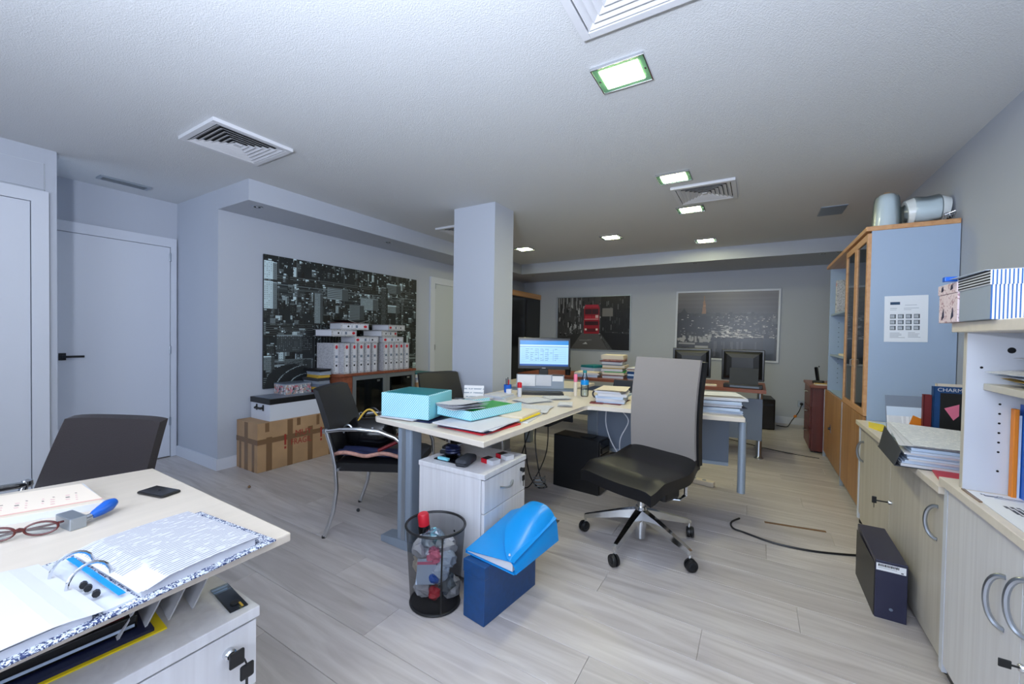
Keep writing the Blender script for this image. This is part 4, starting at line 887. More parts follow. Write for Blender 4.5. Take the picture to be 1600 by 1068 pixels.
# ------------------------------------------------------------------ cherry desk: monitors, papers
ZF = .7405
a = canvas(56, 92, (150, 192, 226)); rect(a, 0, 0, 1, .03, (40, 90, 150)); rect(a, 0, .03, 1, .17, (28, 120, 190)); rect(a, 0, .17, 1, .24, (178, 208, 232)); rect(a, .0, .24, 1, .26, (110, 150, 190)); rect(a, 0, .93, 1, 1, (20, 70, 140))
for r_ in range(8):
    for c_ in range(7):
        if RS.rand() < .75: rect(a, .12+c_*.1, .34+r_*.07, .12+c_*.1+RS.uniform(.03, .08), .355+r_*.07, (90, 125, 165))
    rect(a, .04, .33+r_*.07, .96, .335+r_*.07, (135, 175, 210))
for r_ in range(7): rect(a, .38+.1*(r_ % 4), .34, .385+.1*(r_ % 4), .8, (120, 160, 200))
t = thing('monitor', 'widescreen monitor showing a lit blue spreadsheet', 'monitor', (-1.99, 3.98, ZD), rad(27))
ms = (.575, .345)
O('housing', B().box(-ms[0]/2, ms[0]/2, 0, .035, .14, .14+ms[1], .006), 'screen_dark', t); raster('screen', a, (-ms[0]/2+.022, -.0012, .175), (ms[0]-.044, 0, 0), (0, 0, ms[1]-.062), 'screen', t)
O('neck', B().box(-.05, .05, .03, .06, 0, .2, .004), 'screen_dark', t); O('base', B().box(-.15, .15, -.08, .1, 0, .012, .004), 'screen_dark', t); O('logo', B().box(-.02, .02, -.002, 0, .15, .156), 'paper', t)
def mon_back(x, y, a_, lab):
    t = thing('monitor', lab, 'monitor', (x, y, ZF), a_, 'monitors seen from behind')
    O('housing', B().box(-.2, .2, -.02, .02, .06, .39, .006), 'screen_dark', t); O('rear_bulge', B().rings([[(sx*w, yy, .225+sz*h) for sx, sz in ((-1, -1), (1, -1), (1, 1), (-1, 1))] for w, h, yy in ((.18, .145, -.02), (.15, .12, -.05), (.1, .08, -.06))]), 'black_plastic', t)
    O('screen_face', B().box(-.185, .185, .02, .022, .08, .375), 'black_gloss', t); O('neck', B().box(-.04, .04, -.055, -.02, 0, .2, .004), 'black_plastic', t); O('base', B().box(-.12, .12, -.1, .1, 0, .012, .004), 'black_plastic', t)
    return t
mon_back(-.625, 5.02, rad(3), 'black monitor seen from behind, partly hidden by the swivel chair back')
mon_back(-.115, 4.98, rad(-3), 'black monitor seen from behind with a dock in front of it')
t = thing('docking_station', 'dark docking station with cable ports on the cherry desk', 'dock', (-.1, 4.8, ZF), rad(-2)); O('base', B().box(-.18, .17, -.06, .06, 0, .04, .006), 'black_plastic', t); O('upright', B().surf(lambda u, v: (-.13+.26*u, -.02+.06*v, .04+.16*v), 2, 4, (0, .012, 0)), 'charcoal', t); O('port_strip', B().box(-.12, .14, -.0615, -.059, .008, .026), 'smoke_panel', t)
stack('document_pile', 'tall heap of folders and papers on the cherry desk left of chair', 'pile', (-1.5, 4.98, ZF), rad(6), [(.03, 'paper'), (.012, 'dark_red'), (.03, 'paper_cream'), (.012, 'green'), (.03, 'paper'), (.012, 'ochre'), (.03, 'paper_cream'), (.014, 'smoke_panel'), (.03, 'paper'), (.012, 'dark_red'), (.02, 'skin_pouch'), (.05, 'paper_cream')], .26, .3, 61)
stack('document_pile', 'lower heap of papers and blue folders behind the chair back', 'pile', (-1.2, 4.93, ZF), rad(-3), [(.02, 'paper'), (.03, 'royal_card'), (.02, 'paper_blue'), (.03, 'royal_card'), (.02, 'paper_cream'), (.012, 'skin_pouch'), (.01, 'paper')], .18, .3, 62)
stack('document_pile', 'sheaf of white papers on the front edge of the cherry desk', 'pile', (-1.81, 4.87, ZF), rad(8), [(.03, 'paper_blue'), (.02, 'paper'), (.012, 'paper_cream')], .3, .22, 63)
stack('document_pile', 'single teal folder with papers at the left of the heap', 'pile', (-1.86, 5.25, ZF), rad(-15), [(.04, 'paper'), (.05, 'paper_blue'), (.03, 'teal')], .24, .3, 64)
stack('document_pile', 'low scatter of papers below the lit monitor', 'pile', (-1.8, 4.6+.2, ZF), rad(10), [(.004, 'paper'), (.0035, 'paper_cream')], .25, .15, 65) if False else None
t = thing('notepad', 'white notepad lying in front of the two monitors', 'notepad', (-.42, 4.8, ZF), .1); O('pad', B().box(-.07, .07, -.05, .05, 0, .014), 'paper_cream', t); O('binding', B().box(-.07, .07, .045, .052, 0, .016), 'black_plastic', t)
t = thing('pen_cup', 'dark pen cup beside the paper heap on the cherry desk', 'holder', (-2.08, 4.86, ZF)); O('cup', B().lathe([(.035, 0), (.038, .1), (.034, .1), (.03, .006)], 14), 'dark_metal', t, smooth=True); O('pen', B().tube([(0, 0, .01), (.015, .01, .17)], .004, 6), 'black_plastic', t); O('pen', B().tube([(0, 0, .01), (-.02, .0, .15)], .004, 6), 'paper', t)
# ------------------------------------------------------------------ pictures on the walls
def city():
    h, w = 200, 312; a = canvas(h, w, (14, 19, 22)); rs = np.random.RandomState(5)
    T = np.array([.86, .97, 1.0])
    def R(x0, y0, x1, y1, g_): rect(a, x0, y0, x1, y1, T*min(255, max(0, g_)))
    def bld(x, y, bw, bh, g_, style):
        px_, py_ = 1/w, 1/h
        R(x, y, x+bw, y+bh, g_); R(x+bw*.68, y+py_, x+bw, y+bh, g_*.5)
        step = 3 if style != 2 else 2; n_ = max(1, int(bh*h/step)); m_ = max(1, int(bw*w/3))
        wn = g_*.35 if g_ > 70 else g_*2.2+22
        for j in range(n_):
            yy = y+(j*step+1)*py_
            if style == 0: R(x+px_, yy, x+bw*.66, yy+py_, wn*rs.uniform(.7, 1.2))
            else:
                for i_ in range(m_):
                    if rs.rand() < .7: R(x+(i_*3+1)*px_, yy, x+(i_*3+2)*px_, yy+py_, wn*rs.uniform(.5, 1.3))
        if rs.rand() < .5: R(x, y-py_, x+bw*.7, y+py_, min(225, g_*1.6+50))
    for k in range(520):
        y = -.04+1.0*k/520+rs.uniform(-.03, .03); s_ = .5+.75*max(y, 0); x = rs.uniform(-.04, 1); g_ = float(rs.choice([12, 20, 34, 60, 100, 150, 190], p=[.26, .2, .17, .14, .12, .07, .04]))
        bld(x, y, rs.uniform(.014, .05)*s_, rs.uniform(.03, .12)*s_, g_, rs.choice([0, 1, 1, 2]))
    for k in range(900):
        x, y = rs.rand(), rs.rand(); R(x, y, x+rs.choice([1, 1, 2, 3, 5])/w, y+rs.choice([1, 1, 2])/h, rs.choice([10, 90, 150, 215]))
    for x, y, bw, bh, g_, st in ((.0, .05, .062, .13, 215, 1), (.0, .2, .06, .2, 200, 1), (.255, .25, .05, .3, 120, 1), (.33, .19, .13, .1, 128, 0), (.545, .25, .13, .11, 140, 1), (.47, .32, .1, .2, 105, 0), (.74, .09, .12, .09, 100, 0), (.75, .3, .1, .07, 120, 1), (.06, .6, .19, .13, 46, 1), (.0, .76, .05, .1, 96, 1), (.1, .79, .14, .1, 74, 1)): bld(x, y, bw, bh, g_, st)
    bld(.7, .13, .05, .45, 44, 1)
    R(.25, .5, .435, .97, 11)
    for i_ in range(10): R(.257+i_*.0178, .51, .2605+i_*.0178, .96, 58+18*(i_ % 3))
    for j in range(110): x, y = .255+rs.rand()*.17, .5+rs.rand()*.44; R(x, y, x+2/w, y+1/h, rs.uniform(80, 170))
    poly(a, [(0, .99), (.02, .9), (.07, .84), (.15, .82), (.22, .86), (.23, 1), (0, 1)], (16, 20, 23))
    for i_ in range(9):
        r0 = .05+.02*i_
        for q in range(70):
            t_ = q/70*1.5+.05; x, y = .22-r0*math.cos(t_)*1.0, 1.03-r0*1.15*math.sin(t_)
            if rs.rand() < .75: R(x, y, x+1.5/w, y+1/h, (170 if i_ % 3 == 0 else 24)*rs.uniform(.6, 1.1))
    return np.clip(a, 0, 1)**.82
t = thing('city_poster', 'large frameless black-and-white city skyline poster on the left wall', 'poster', (XL+.001, 0, 0))
O('board', B().box(0, .022, 2.095, 4.132, .687, 1.991, .002), 'black_plastic', t)
raster('print', city(), (.0228, 2.0955, .6875), (0, 2.036, 0), (0, 0, 1.303), 'print', t)
def bus():
    h, w = 110, 150; a = canvas(h, w, (58, 56, 56)); rs = np.random.RandomState(3)
    for k in range(260):
        x, y = rs.rand(), rs.rand()*.75; g_ = rs.choice([18, 40, 80, 120, 165]); rect(a, x, y, x+rs.uniform(.006, .03), y+rs.uniform(.02, .12), (g_,)*3)
    rect(a, .62, 0, 1, .66, (26, 25, 25))
    for k in range(60): x, y = rs.uniform(.62, 1), rs.uniform(0, .66); g_ = rs.choice([14, 34, 60, 90]); rect(a, x, y, x+.012, y+rs.uniform(.02, .1), (g_,)*3)
    for k in range(22): x = rs.uniform(0, .35); g_ = rs.choice([170, 140, 110, 60]); rect(a, x, .0, x+.012, rs.uniform(.1, .32), (g_,)*3)
    rect(a, .64, .22, .78, .37, (120, 116, 112))
    poly(a, [(.36, .68), (.58, .68), (.72, 1), (.12, 1)], (84, 82, 82)); poly(a, [(.0, .8), (.36, .68), (.2, 1), (0, 1)], (40, 38, 38)); poly(a, [(.6, .66), (1, .7), (1, 1), (.76, 1)], (22, 21, 21))
    for k in range(14): poly(a, [(.6, .66+k*.001), (.605, .66), (.74+k*.004, 1), (.732+k*.004, 1)], (120 if k % 5 == 0 else 60,)*3, .7)
    poly(a, [(.37, .9), (.42, .86), (.44, .9)], (190, 190, 190)); poly(a, [(.33, .82), (.5, .81), (.5, .83), (.33, .84)], (120, 120, 120))
    rect(a, .385, .18, .6, .7, (150, 24, 40)); rect(a, .4, .15, .585, .2, (176, 40, 60))
    rect(a, .4, .23, .585, .33, (60, 20, 30)); rect(a, .4, .36, .585, .42, (184, 40, 56)); rect(a, .395, .42, .59, .43, (224, 190, 190)); rect(a, .4, .46, .59, .54, (54, 16, 24)); rect(a, .42, .6, .56, .66, (90, 20, 30))
    rect(a, .4, .6, .425, .64, (240, 220, 210)); rect(a, .555, .6, .58, .64, (240, 220, 210)); rect(a, .55, .35, .585, .4, (220, 180, 180)); rect(a, .49, .18, .495, .4, (120, 20, 34))
    return a
def framed(name, label, x0, x1, z0, z1, arr, fm, fw, tilt=0):
    t = thing(name, label, 'picture', ((x0+x1)/2, YB, (z0+z1)/2), rot=(0, tilt, 0)); w, h = (x1-x0)/2, (z1-z0)/2
    O('backing', B().box(-w+.004, w-.004, -.016, 0, -h+.004, h-.004), 'black_plastic', t)
    for s in (-1, 1):
        O('frame_rail', B().box(-w, w, -.026, 0, *sorted((s*h, s*(h-fw))), .002), fm, t); O('frame_rail', B().box(*sorted((s*w, s*(w-fw))), -.026, 0, -h+fw, h-fw, .002), fm, t)
    raster('print', arr, (-w+fw, -.0165, -h+fw), (2*(w-fw), 0, 0), (0, 0, 2*(h-fw)), 'print_gloss', t)
framed('bus_picture', 'grey-framed street photo with a red double-decker bus on back wall', -3.34, -1.905, .985, 1.995, bus(), 'alu', .018)
def skyline():
    h, w = 116, 180; a = canvas(h, w, (90, 86, 86)); rs = np.random.RandomState(9)
    for j in range(h):
        y = j/h; g_ = 104-44*min(1, y/.32)+3*math.sin(y*90)+rs.uniform(-4, 4); a[j] = np.array((g_*1.02, g_*.97, g_*.98))/255
    rect(a, 0, .33, 1, 1, (36, 36, 40))
    for k in range(420): x, y = rs.rand(), rs.uniform(.3, .75); g_ = rs.choice([24, 34, 48, 64, 86], p=[.3, .25, .2, .15, .1]); rect(a, x, y, x+rs.uniform(.01, .05), y+rs.uniform(.02, .06), (g_,)*3)
    poly(a, [(0, .38), (.07, .24), (.14, .38)], (30, 30, 34)); rect(a, 0, .36, .36, .6, (32, 32, 36))
    poly(a, [(.262, .33), (.275, .14), (.285, .1), (.295, .14), (.308, .33)], (136, 96, 62)); rect(a, .28, .05, .288, .12, (126, 92, 62)); rect(a, .27, .2, .302, .215, (170, 120, 76))
    for k in range(230): x, y = rs.rand(), rs.uniform(.33, .8); g_ = rs.uniform(110, 220); rect(a, x, y, x+rs.uniform(.003, .02), y+.009, (g_, g_*.97, g_*.95)) if (x > .36 or rs.rand() < .3) else None
    for k in range(110): x, y = rs.normal(.52, .12), rs.normal(.62, .05); g_ = rs.uniform(120, 235); rect(a, x, y, x+.03, y+.009, (g_, g_*.98, g_*.96))
    rect(a, .4, .66, .98, .675, (190, 186, 182)); poly(a, [(.38, .7), (.98, .69), (.98, 1), (.38, 1)], (40, 42, 48)); rect(a, .0, .78, .35, 1, (48, 48, 52))
    for k in range(40): x = rs.rand()*.35; rect(a, x, .66+rs.rand()*.1, x+.02, .69+rs.rand()*.08, (150, 148, 146))
    rect(a, .02, .78, .2, .8, (140, 138, 136)); poly(a, [(.03, .9), (.06, .84), (.13, .83), (.17, .9)], (24, 24, 28)); rect(a, .2, .82, .34, .85, (150, 148, 146)); rect(a, .88, .62, .93, .7, (28, 30, 36)); rect(a, .88, .68, .98, 1, (36, 44, 56))
    for k in range(16): x = rs.uniform(.38, .85); rect(a, x, .74, x+.012, rs.uniform(.8, 1), (78, 78, 84))
    return a
framed('skyline_picture', 'white-framed night skyline photo with a lattice tower on back wall', -1.16, .3, .9, 2.01, skyline(), 'white_gloss', .028, rad(.6))
# ------------------------------------------------------------------ on the front desk
ZD1 = .7402
t = thing('smartphone', 'black smartphone lying face up on the cream front desk', 'phone', (-1.58, .505, ZD1), rad(14)); O('body', B().box(-.056, .056, -.028, .028, 0, .008, .006, 3), 'black_plastic', t); O('glass', B().box(-.052, .052, -.0255, .0255, .008, .0084), 'black_gloss', t); O('button', B().box(-.004, .004, -.004, .004, .0084, .0087), 'dark_metal', t)
a = canvas(110, 100, (236, 222, 205)); rs_ = np.random.RandomState(4)
for i in range(9):
    y0 = .06+i*.105
    for j in range(4): x0 = .45+j*.11+.03*(i % 2); rect(a, x0, y0+.01*j, x0+.05, y0+.01*j+.012, (170, 150, 140) if j == 0 else (224, 186, 180))
    for q in range(3): rect(a, .5+.1*q, y0+.04+.01*q, .55+.1*q, y0+.055+.01*q, (120, 108, 104) if q % 2 else (226, 190, 184))
rect(a, .965, 0, 1, 1, (226, 170, 160))
t = thing('desk_diary', 'thick cream desk diary with red-edged printed page at desk edge', 'book', (0, 0, ZD1))
dq = [(-1.567, .383), (-1.815, .39), (-1.97, -.05), (-1.75, -.05)]
O('pages', B().prism(dq, .0, .018), 'paper', t); O('print', B().prism([(-1.57, .379), (-1.812, .386), (-1.966, -.046), (-1.753, -.046)], .018, .0188), 'paper_cream', t)
raster('printed_rows', a, (-1.966, -.046, .0192), (.213, 0, 0), (.154, .43, 0), 'print', t)
t = thing('rubber_stamp', 'rubber stamp with grey block and glossy blue handle lying on desk', 'stamp', (-1.497, .3, ZD1), rad(8))
O('block', B().box(-.038, .038, -.016, .016, 0, .03, .002), 'alu', t)
O('ferrule', B().tube([(.022, .016, .016), (.02, .03, .017)], .008, 10), 'steel', t)
O('handle', B().tube([(.02, .03, .0175), (.017, .038, .019), (.008, .055, .0215), (-.006, .075, .0235), (-.018, .09, .0245), (-.022, .094, .0248)], .01, 14, rs=[.007, .0105, .014, .0165, .012, .004]), 'blue', t, smooth=True)
M('tortoise', (84, 30, 26), .25)
t = thing('reading_glasses', 'reading glasses with dark red frame lying on the front desk', 'glasses', (-1.5, .215, ZD1+.003), rad(62))
for s in (-1, 1):
    ring = [(s*.036+.029*math.cos(q), .0, .017+.0155*math.sin(q)) for q in [2*PI*k/24 for k in range(25)]]
    O('rim', B().tube(ring, .0025, 6, cap=False), 'tortoise', t, smooth=True)
    O('lens', B().surf(lambda u, v: (s*.036+.028*math.cos(2*PI*u)*v, 0, .017+.0148*math.sin(2*PI*u)*v), 20, 3), 'clear_plastic', t)
    O('temple', B().tube([(s*.066, 0, .024), (s*.07, .01, .022), (s*.05, .02, .016), (-s*.03, .026, .006), (-s*.055, .026, .002)], .0028, 6), 'tortoise', t, smooth=True)
O('bridge', B().tube([(-.008, 0, .02), (0, -.003, .024), (.008, 0, .02)], .003, 6), 'tortoise', t, smooth=True)
t = thing('ring_binder', 'open ring binder full of printed pages across the front desk', 'binder', (-1.132, .252, ZD1), rad(5))
O('cover', B().box(-.16, .17, .0, .275, 0, .004, .001).box(-.16, .17, -.3, -.03, 0, .004, .001).box(-.16, .17, -.03, .0, 0, .003), 'marble_blue', t)
O('page_block', B().rings([[(-.15, y_, .004), (.152, y_, .004), (.152, y_, z_), (-.15, y_, z_)] for y_, z_ in ((.022, .012), (.05, .02), (.14, .023), (.235, .02))]), 'paper', t)
for q in range(3): O('page', B().surf(lambda u, v: (-.148+.3*u+.004*q, .018+.004*q+.215*v, (.0135+.0012*q+.008*smoothstep(v*6)+.003*math.sin(PI*v)-.002*v)), 4, 12, .0006), 'paper_fine' if q == 2 else 'paper', t, rot=(0, 0, rad(.6*q)))
O('page_block_left', B().rings([[(-.15, y_, .004), (.152, y_, .004), (.152, y_, z_), (-.15, y_, z_)] for y_, z_ in ((-.29, .016), (-.2, .018), (-.07, .017), (-.045, .011))]), 'paper', t)
O('plastic_pocket', B().surf(lambda u, v: (-.152+.31*u, -.28+.25*v, .0205-.008*smoothstep((v-.75)/.25)+.003*math.sin(PI*v)), 4, 12, .0006), 'paper', t)
mech = O('ring_plate', B().box(-.14, .15, -.03, .016, .003, .007), 'white_gloss', t)
O('blue_strip', B().box(-.12, .13, .0, .01, .014, .0155), 'cyan_plastic', t, rot=(0, 0, rad(-1)))
for x_ in (-.055, .025):
    O('ring', B().tube([(x_, -.008+.032*math.cos(q), .014+.036*math.sin(q)) for q in [rad(-15+17.5*k) for k in range(13)]], .003, 8), 'chrome', mech, smooth=True)
for x_ in (.03, .05, .085): O('lever_part', B().tube([(x_, -.018, .016), (x_+.012, -.022, .018)], .006, 8), 'black_plastic', mech)

# on the pedestal beneath it
ZQ = .5655
t = thing('yellow_folder', 'yellow document folder under the binder on the front pedestal', 'folder', (-1.16, .36, ZQ), rad(-4)); O('cover', B().box(-.3, .02, -.25, .02, 0, .003), 'yellow', t); O('sheets', B().box(-.29, .01, -.24, .0, .003, .01), 'navy', t)
t = thing('catalogue', 'black glossy catalogue lying on the yellow folder', 'book', (-1.2, .21, ZQ+.0105), rad(-4)); O('cover', B().box(-.2, .01, -.1, .13, 0, .03, .002), 'black_gloss', t); O('pages', B().box(-.19, .0112, -.095, .125, .006, .012), 'paper_blue', t); O('picture', B().box(-.1, .0, .04, .11, .03, .0306), 'dark_red', t)
for k in range(4):
    t = thing('envelope', ['first', 'second', 'third', 'fourth'][k]+' white envelope from the left in the fan on the pedestal', 'envelope', (-1.2, .30+.047*k, ZQ+.0005), rad(-8), 'envelopes on the front pedestal')
    O('body', B().rings([[(-.2, .0, .002), (.036, .0, .002), (-.004, .052, .07), (-.2, .052, .07)], [(-.2, .004, .001), (.034, .004, .001), (-.006, .055, .068), (-.2, .055, .068)]]), 'paper', t)
    O('flap_edge', B().box(-.2, -.02, .05, .056, .069, .072), 'paper_blue', t)
t = thing('zip_pouch', 'clear plastic pouch with small keys at the end of pedestal', 'pouch', (-1.09, .5, ZQ), rad(-6)); O('film', B().box(-.12, .02, -.02, .02, 0, .004, .002), 'clear_plastic', t); O('key', B().lathe([(.01, 0), (.01, .003)], 12), 'black_plastic', t, (-.01, .0, .004)); O('key_shaft', B().box(-.003, .018, .006, .01, .004, .006), 'ochre', t)
t = thing('wooden_block', 'small amber wooden block beyond the envelopes on the pedestal', 'block', (-1.33, .492, ZQ), .1); O('body', B().box(-.03, .03, -.014, .014, 0, .06, .003), 'beech', t); O('cap', B().box(-.03, .03, -.014, .014, .06, .066, .002), 'ochre', t)

# ------------------------------------------------------------------ on the low cupboard
ZL = .7005
t = thing('document_stack', 'thick sheaf of papers in hanging files overhanging the low cupboard', 'pile', (.78, 2.58, ZL), rad(-3))
rs = random.Random(77); z = .004
O('hanging_file', B().surf(lambda u, v: (-.235+.02*u-.0*v, -.2+.37*v, .004+.11*u*(.6+.4*v)), 3, 3, (.002, 0, 0)), 'charcoal', t)
O('base_card', B().box(-.235, .25, -.2, .19, 0, .004), 'charcoal', t)
for k in range(9):
    th = rs.uniform(.007, .013); x0 = -.225+rs.uniform(0, .025)+.003*k
    O('bundle', B().box(x0, .24, -.19+rs.uniform(-.01, .012), .18, z, z+th-.0008), 'paper_blue' if k % 3 else 'paper', t, rot=(0, 0, rs.uniform(-.02, .02))); z += th
O('hanging_file', B().prism([(-.2, -.17), (.1, -.18), (.2, .1), (-.18, .15)], z, z+.003), 'charcoal', t)
for k in range(3): O('sheet', B().surf(lambda u, v: (-.21+.45*u+.012*k, -.19+.4*v, z+.004+.004*k+.022*(1-u)*v+.012*v), 6, 6, .001), 'paper_form' if k == 2 else 'paper', t, rot=(0, 0, .05*k-.05))
t = thing('red_folder', 'red plastic folder sticking out below the paper sheaf', 'folder', (.72, 2.285, ZL), rad(-8)); O('cover', B().box(-.08, .14, -.08, .1, 0, .006), 'red', t); O('label', B().surf(lambda u, v: (.05+.045*math.cos(2*PI*u)*v, -.02+.04*math.sin(2*PI*u)*v, .0068), 16, 2), 'paper_blue', t)
t = thing('yellow_card', 'bright yellow L-shaped card folder on the low cupboard', 'card', (0, 0, ZL)); O('card', B().prism([(.625, 3.36), (.66, 3.56), (.72, 3.5), (.72, 3.45), (.82, 3.5), (.71, 3.3), (.66, 3.24)], 0, .004), 'yellow', t); O('grey_sheet', B().prism([(.67, 3.57), (.82, 3.59), (.83, 3.51), (.724, 3.46), (.724, 3.5)], .0, .005), 'paper_blue', t)
def book(x, y, w, th, h, cover, label, rz=0, title=None, lean=0):
    t = thing('book', label, 'book', (x, y, ZL), rz, 'books standing on the low cupboard', rot=(lean, 0, rz))
    O('cover', B().box(0, w, 0, .003, 0, h).box(0, w, th-.003, th, 0, h).box(-.002, .002, 0, th, 0, h), cover, t); O('pages', B().box(.004, w-.004, .003, th-.003, .004, h-.004), 'paper_cream', t)
    return t
bk = book(.815, 2.99, .235, .03, .312, 'royal_card', 'tall blue hardback with dark cover picture and white title')
O('cover_picture', B().box(.024, .235, -.0008, 0, .0, .28), 'black_plastic', bk); O('pink_shape', B().prism([(.04, .2), (.095, .225), (.095, .165), (.075, .14)], 0, .0005), 'pink', bk, (0, -.0012, 0), (PI/2, 0, 0))
text('title', 'CHARMS & C', .026, 'paper', bk, (.012, -.0012, .288), (PI/2, 0, 0), sx=1.05)
book(.835, 3.025, .22, .02, .325, 'paper_cream', 'cream hardback just behind the blue hardback')
book(.78, 3.0, .03, .025, .265, 'dark_red', 'thin dark red book left of the blue hardback')
for k, (x, y, w, h, m_, rx, lab) in enumerate(((.67, 3.17, .16, .24, 'smoke_panel', -22, 'grey-green file leaning at the back of the magazine rack'), (.66, 3.1, .15, .19, 'paper_blue', -30, 'blue-grey folder leaning in the magazine rack'), (.65, 3.05, .14, .15, 'paper', -38, 'white brochures leaning at the front of the magazine rack'))):
    t = thing('leaning_file', lab, 'file', (x, y, ZL), rot=(rad(rx), 0, rad(-12)), group='files leaning beside the books')
    for q in range(4): O('leaf', B().box(0, w, .008*q, .008*q+.004, .0, h-.012*q), m_ if q else ['smoke_panel', 'paper_blue', 'paper_text'][k], t, rot=(0, rad(2*q-3), 0))
t = thing('pamphlet', 'orange and yellow pamphlets tilted against the leaning files', 'pamphlet', (.72, 3.02, ZL+.06), rot=(rad(-30), rad(25), 0))
for q, m_ in enumerate(('orange', 'paper_cream', 'green', 'pink')): O('leaf', B().box(0, .1, .005*q, .005*q+.003, .0, .1), m_, t, rot=(0, rad(5*q), 0))
stack('magazine_pile', 'short pile of white magazines left of the red book', 'pile', (.715, 2.9, ZL), rad(-10), [(.02, 'paper'), (.015, 'paper_blue'), (.015, 'paper_text'), (.01, 'charcoal')], .11, .16, 71)

# ------------------------------------------------------------------ on and in the shelf hutch
ZH = 1.3175
t = thing('striped_box', 'grey box with blue-and-white striped end on the hutch', 'box', (.578, 1.714, ZH))
O('body', B().box(0, .36, .002, .212, 0, .14, .002), 'box_grey', t)
O('end_panel', B().box(0, .36, .0012, .002, 0, .1), 'blue_stripes', t)
ld = O('lid', B().box(-.003, .363, -.002, .214, .1, .143, .002), 'paper', t)
O('lid_end', B().box(-.003, .363, -.0032, -.002, .1, .142), 'blue_stripes', ld)
for k in range(5): O('line', B().box(-.0038, -.003, -.001, .213, .104+k*.0085, .108+k*.0085), 'vent_dark', ld)
t = thing('floral_box', 'pink floral box with navy flowers behind the striped box', 'box', (.575, 1.93, ZH))
O('body', B().box(0, .3, 0, .16, 0, .1, .002), 'pink_floral', t); O('lid', B().box(-.003, .303, -.001, .163, .1, .135, .002), 'pink_floral', t)
for k in range(2): O('flower', B().prism([(.03+.08*k, .01), (.05+.08*k, .02), (.045+.08*k, .05), (.035+.08*k, .03)], 0, .0008), 'navy', t, (-.0005, .16, 0), (PI/2, 0, -PI/2)); O('flower', B().prism([(.03+.08*k, .11), (.05+.08*k, .115), (.045+.08*k, .13), (.035+.08*k, .125)], 0, .0008), 'navy', t, (-.0035, .16, 0), (PI/2, 0, -PI/2))
t = thing('paper_sheet', 'thin white folder with blue clip on top of the boxes', 'folder', (.57, 1.73, ZH+.1435), rad(3)); O('sheet', B().surf(lambda u, v: (.33*u, .3*v*.75+.0, .0015+.01*(1-v)*u), 4, 4, .001), 'paper', t); O('clip', B().box(-.012, .02, .215, .235, -.006, .01, .002), 'blue', t); O('under_sheet', B().box(.0, .32, .0, .2, -.0002, .0008), 'paper_blue', t)
t = thing('letter_bundle', 'bundle of printed letters leaning on the hutch shelf', 'papers', (.665, 1.72, 1.1155), rad(4))
for q in range(6): O('sheet', B().surf(lambda u, v: (.3*u+.005*q, .24*v-.01*q, .002+.007*q+.03*u+.012*math.sin(2*v+q)**2*.5), 5, 5, .001), 'paper_text' if q in (3, 5) else ('ochre' if q == 2 else 'paper_blue'), t, rot=(0, 0, rad(6*q-18)))
t = thing('letter_bundle', 'white envelopes fanned above the letters on the hutch shelf', 'papers', (.72, 1.7, 1.19), rad(-10))
for q in range(3): O('sheet', B().surf(lambda u, v: (.24*u, .2*v, .006*q+.02*u), 3, 3, .001), 'paper', t, rot=(0, 0, rad(9*q)))
t = thing('lever_arch_file', 'blue lever arch file with white label in the hutch', 'binder', (.7, 1.84, .7455), rz=0, rot=(0, rad(-3), rad(90)))
O('cover', B().box(-.0, .07, -.3, -.003, 0, .31).box(0, .07, -.003, 0, 0, .31), 'blue', t); O('spine_label', B().box(.012, .06, 0, .0008, .05, .27), 'paper', t) if False else None
t.rotation_euler = (0, rad(0), 0); t.location = (.742, 1.9, .7455)
for o in [c for c in bpy.data.objects if c.parent == t]: bpy.data.objects.remove(o)
O('cover', B().box(0, .07, 0, .003, 0, .305).box(0, .003, .003, .08, 0, .305).box(.067, .07, .003, .08, 0, .305), 'blue', t); O('spine_label', B().box(.012, .058, -.0008, 0, .08, .275), 'paper_text', t); O('pages', B().box(.006, .064, .006, .078, .004, .29), 'paper', t); O('ring_mark', B().lathe([(.012, 0), (.01, .0008)], 14), 'smoke_panel', t, (.035, -.0008, .25), (PI/2, 0, 0))
t = thing('orange_folder', 'thin orange folder standing left of the blue file', 'folder', (.722, 1.96, .7455)); O('cover', B().box(0, .012, 0, .022, 0, .29, .002), 'orange', t); O('inner_sheet', B().box(.012, .018, .002, .021, .0, .27), 'paper_blue', t)
t = thing('lever_arch_file', 'second blue file at the right edge of the hutch', 'binder', (.82, 1.9, .7455)); O('cover', B().box(0, .07, 0, .003, 0, .31).box(0, .003, .003, .08, 0, .31).box(.067, .07, .003, .08, 0, .31), 'cyan_plastic', t); O('spine_label', B().box(.012, .058, -.0008, 0, .08, .275), 'paper', t); O('pages', B().box(.006, .064, .006, .078, .004, .29), 'paper', t)
a = canvas(70, 90, (232, 234, 238)); poly(a, [(.06, .02), (.08, .1), (.1, .1), (.2, .06), (.09, .07)], (24, 50, 90)); rect(a, .12, .08, .34, .1, (40, 66, 104)); rect(a, .12, .12, .32, .125, (120, 140, 170))
for k in range(7): poly(a, [(.1+k*.035, .3), (.12+k*.035, .3), (.14+k*.035, .5), (.12+k*.035, .5)], (60, 66, 76))
for k in range(12): rect(a, .45, .14+.06*k, .45+RS.uniform(.25, .5), .15+.06*k, (186, 190, 200))
rect(a, .12, .56, .2, .6, (40, 44, 54)); rect(a, .26, .58, .34, .62, (60, 64, 74))
t = thing('printed_letter', 'white printed letter with logo lying on base cupboard top', 'letter', (.622, 1.55, .7455)); O('sheet', B().box(0, .4, 0, .42, 0, .002), 'paper', t); raster('print', a, (0, 0, .0024), (.4, 0, 0), (0, .42, 0), 'print', t); O('brown_edge', B().box(-.008, .0, .3, .43, 0, .004), 'tape', t)

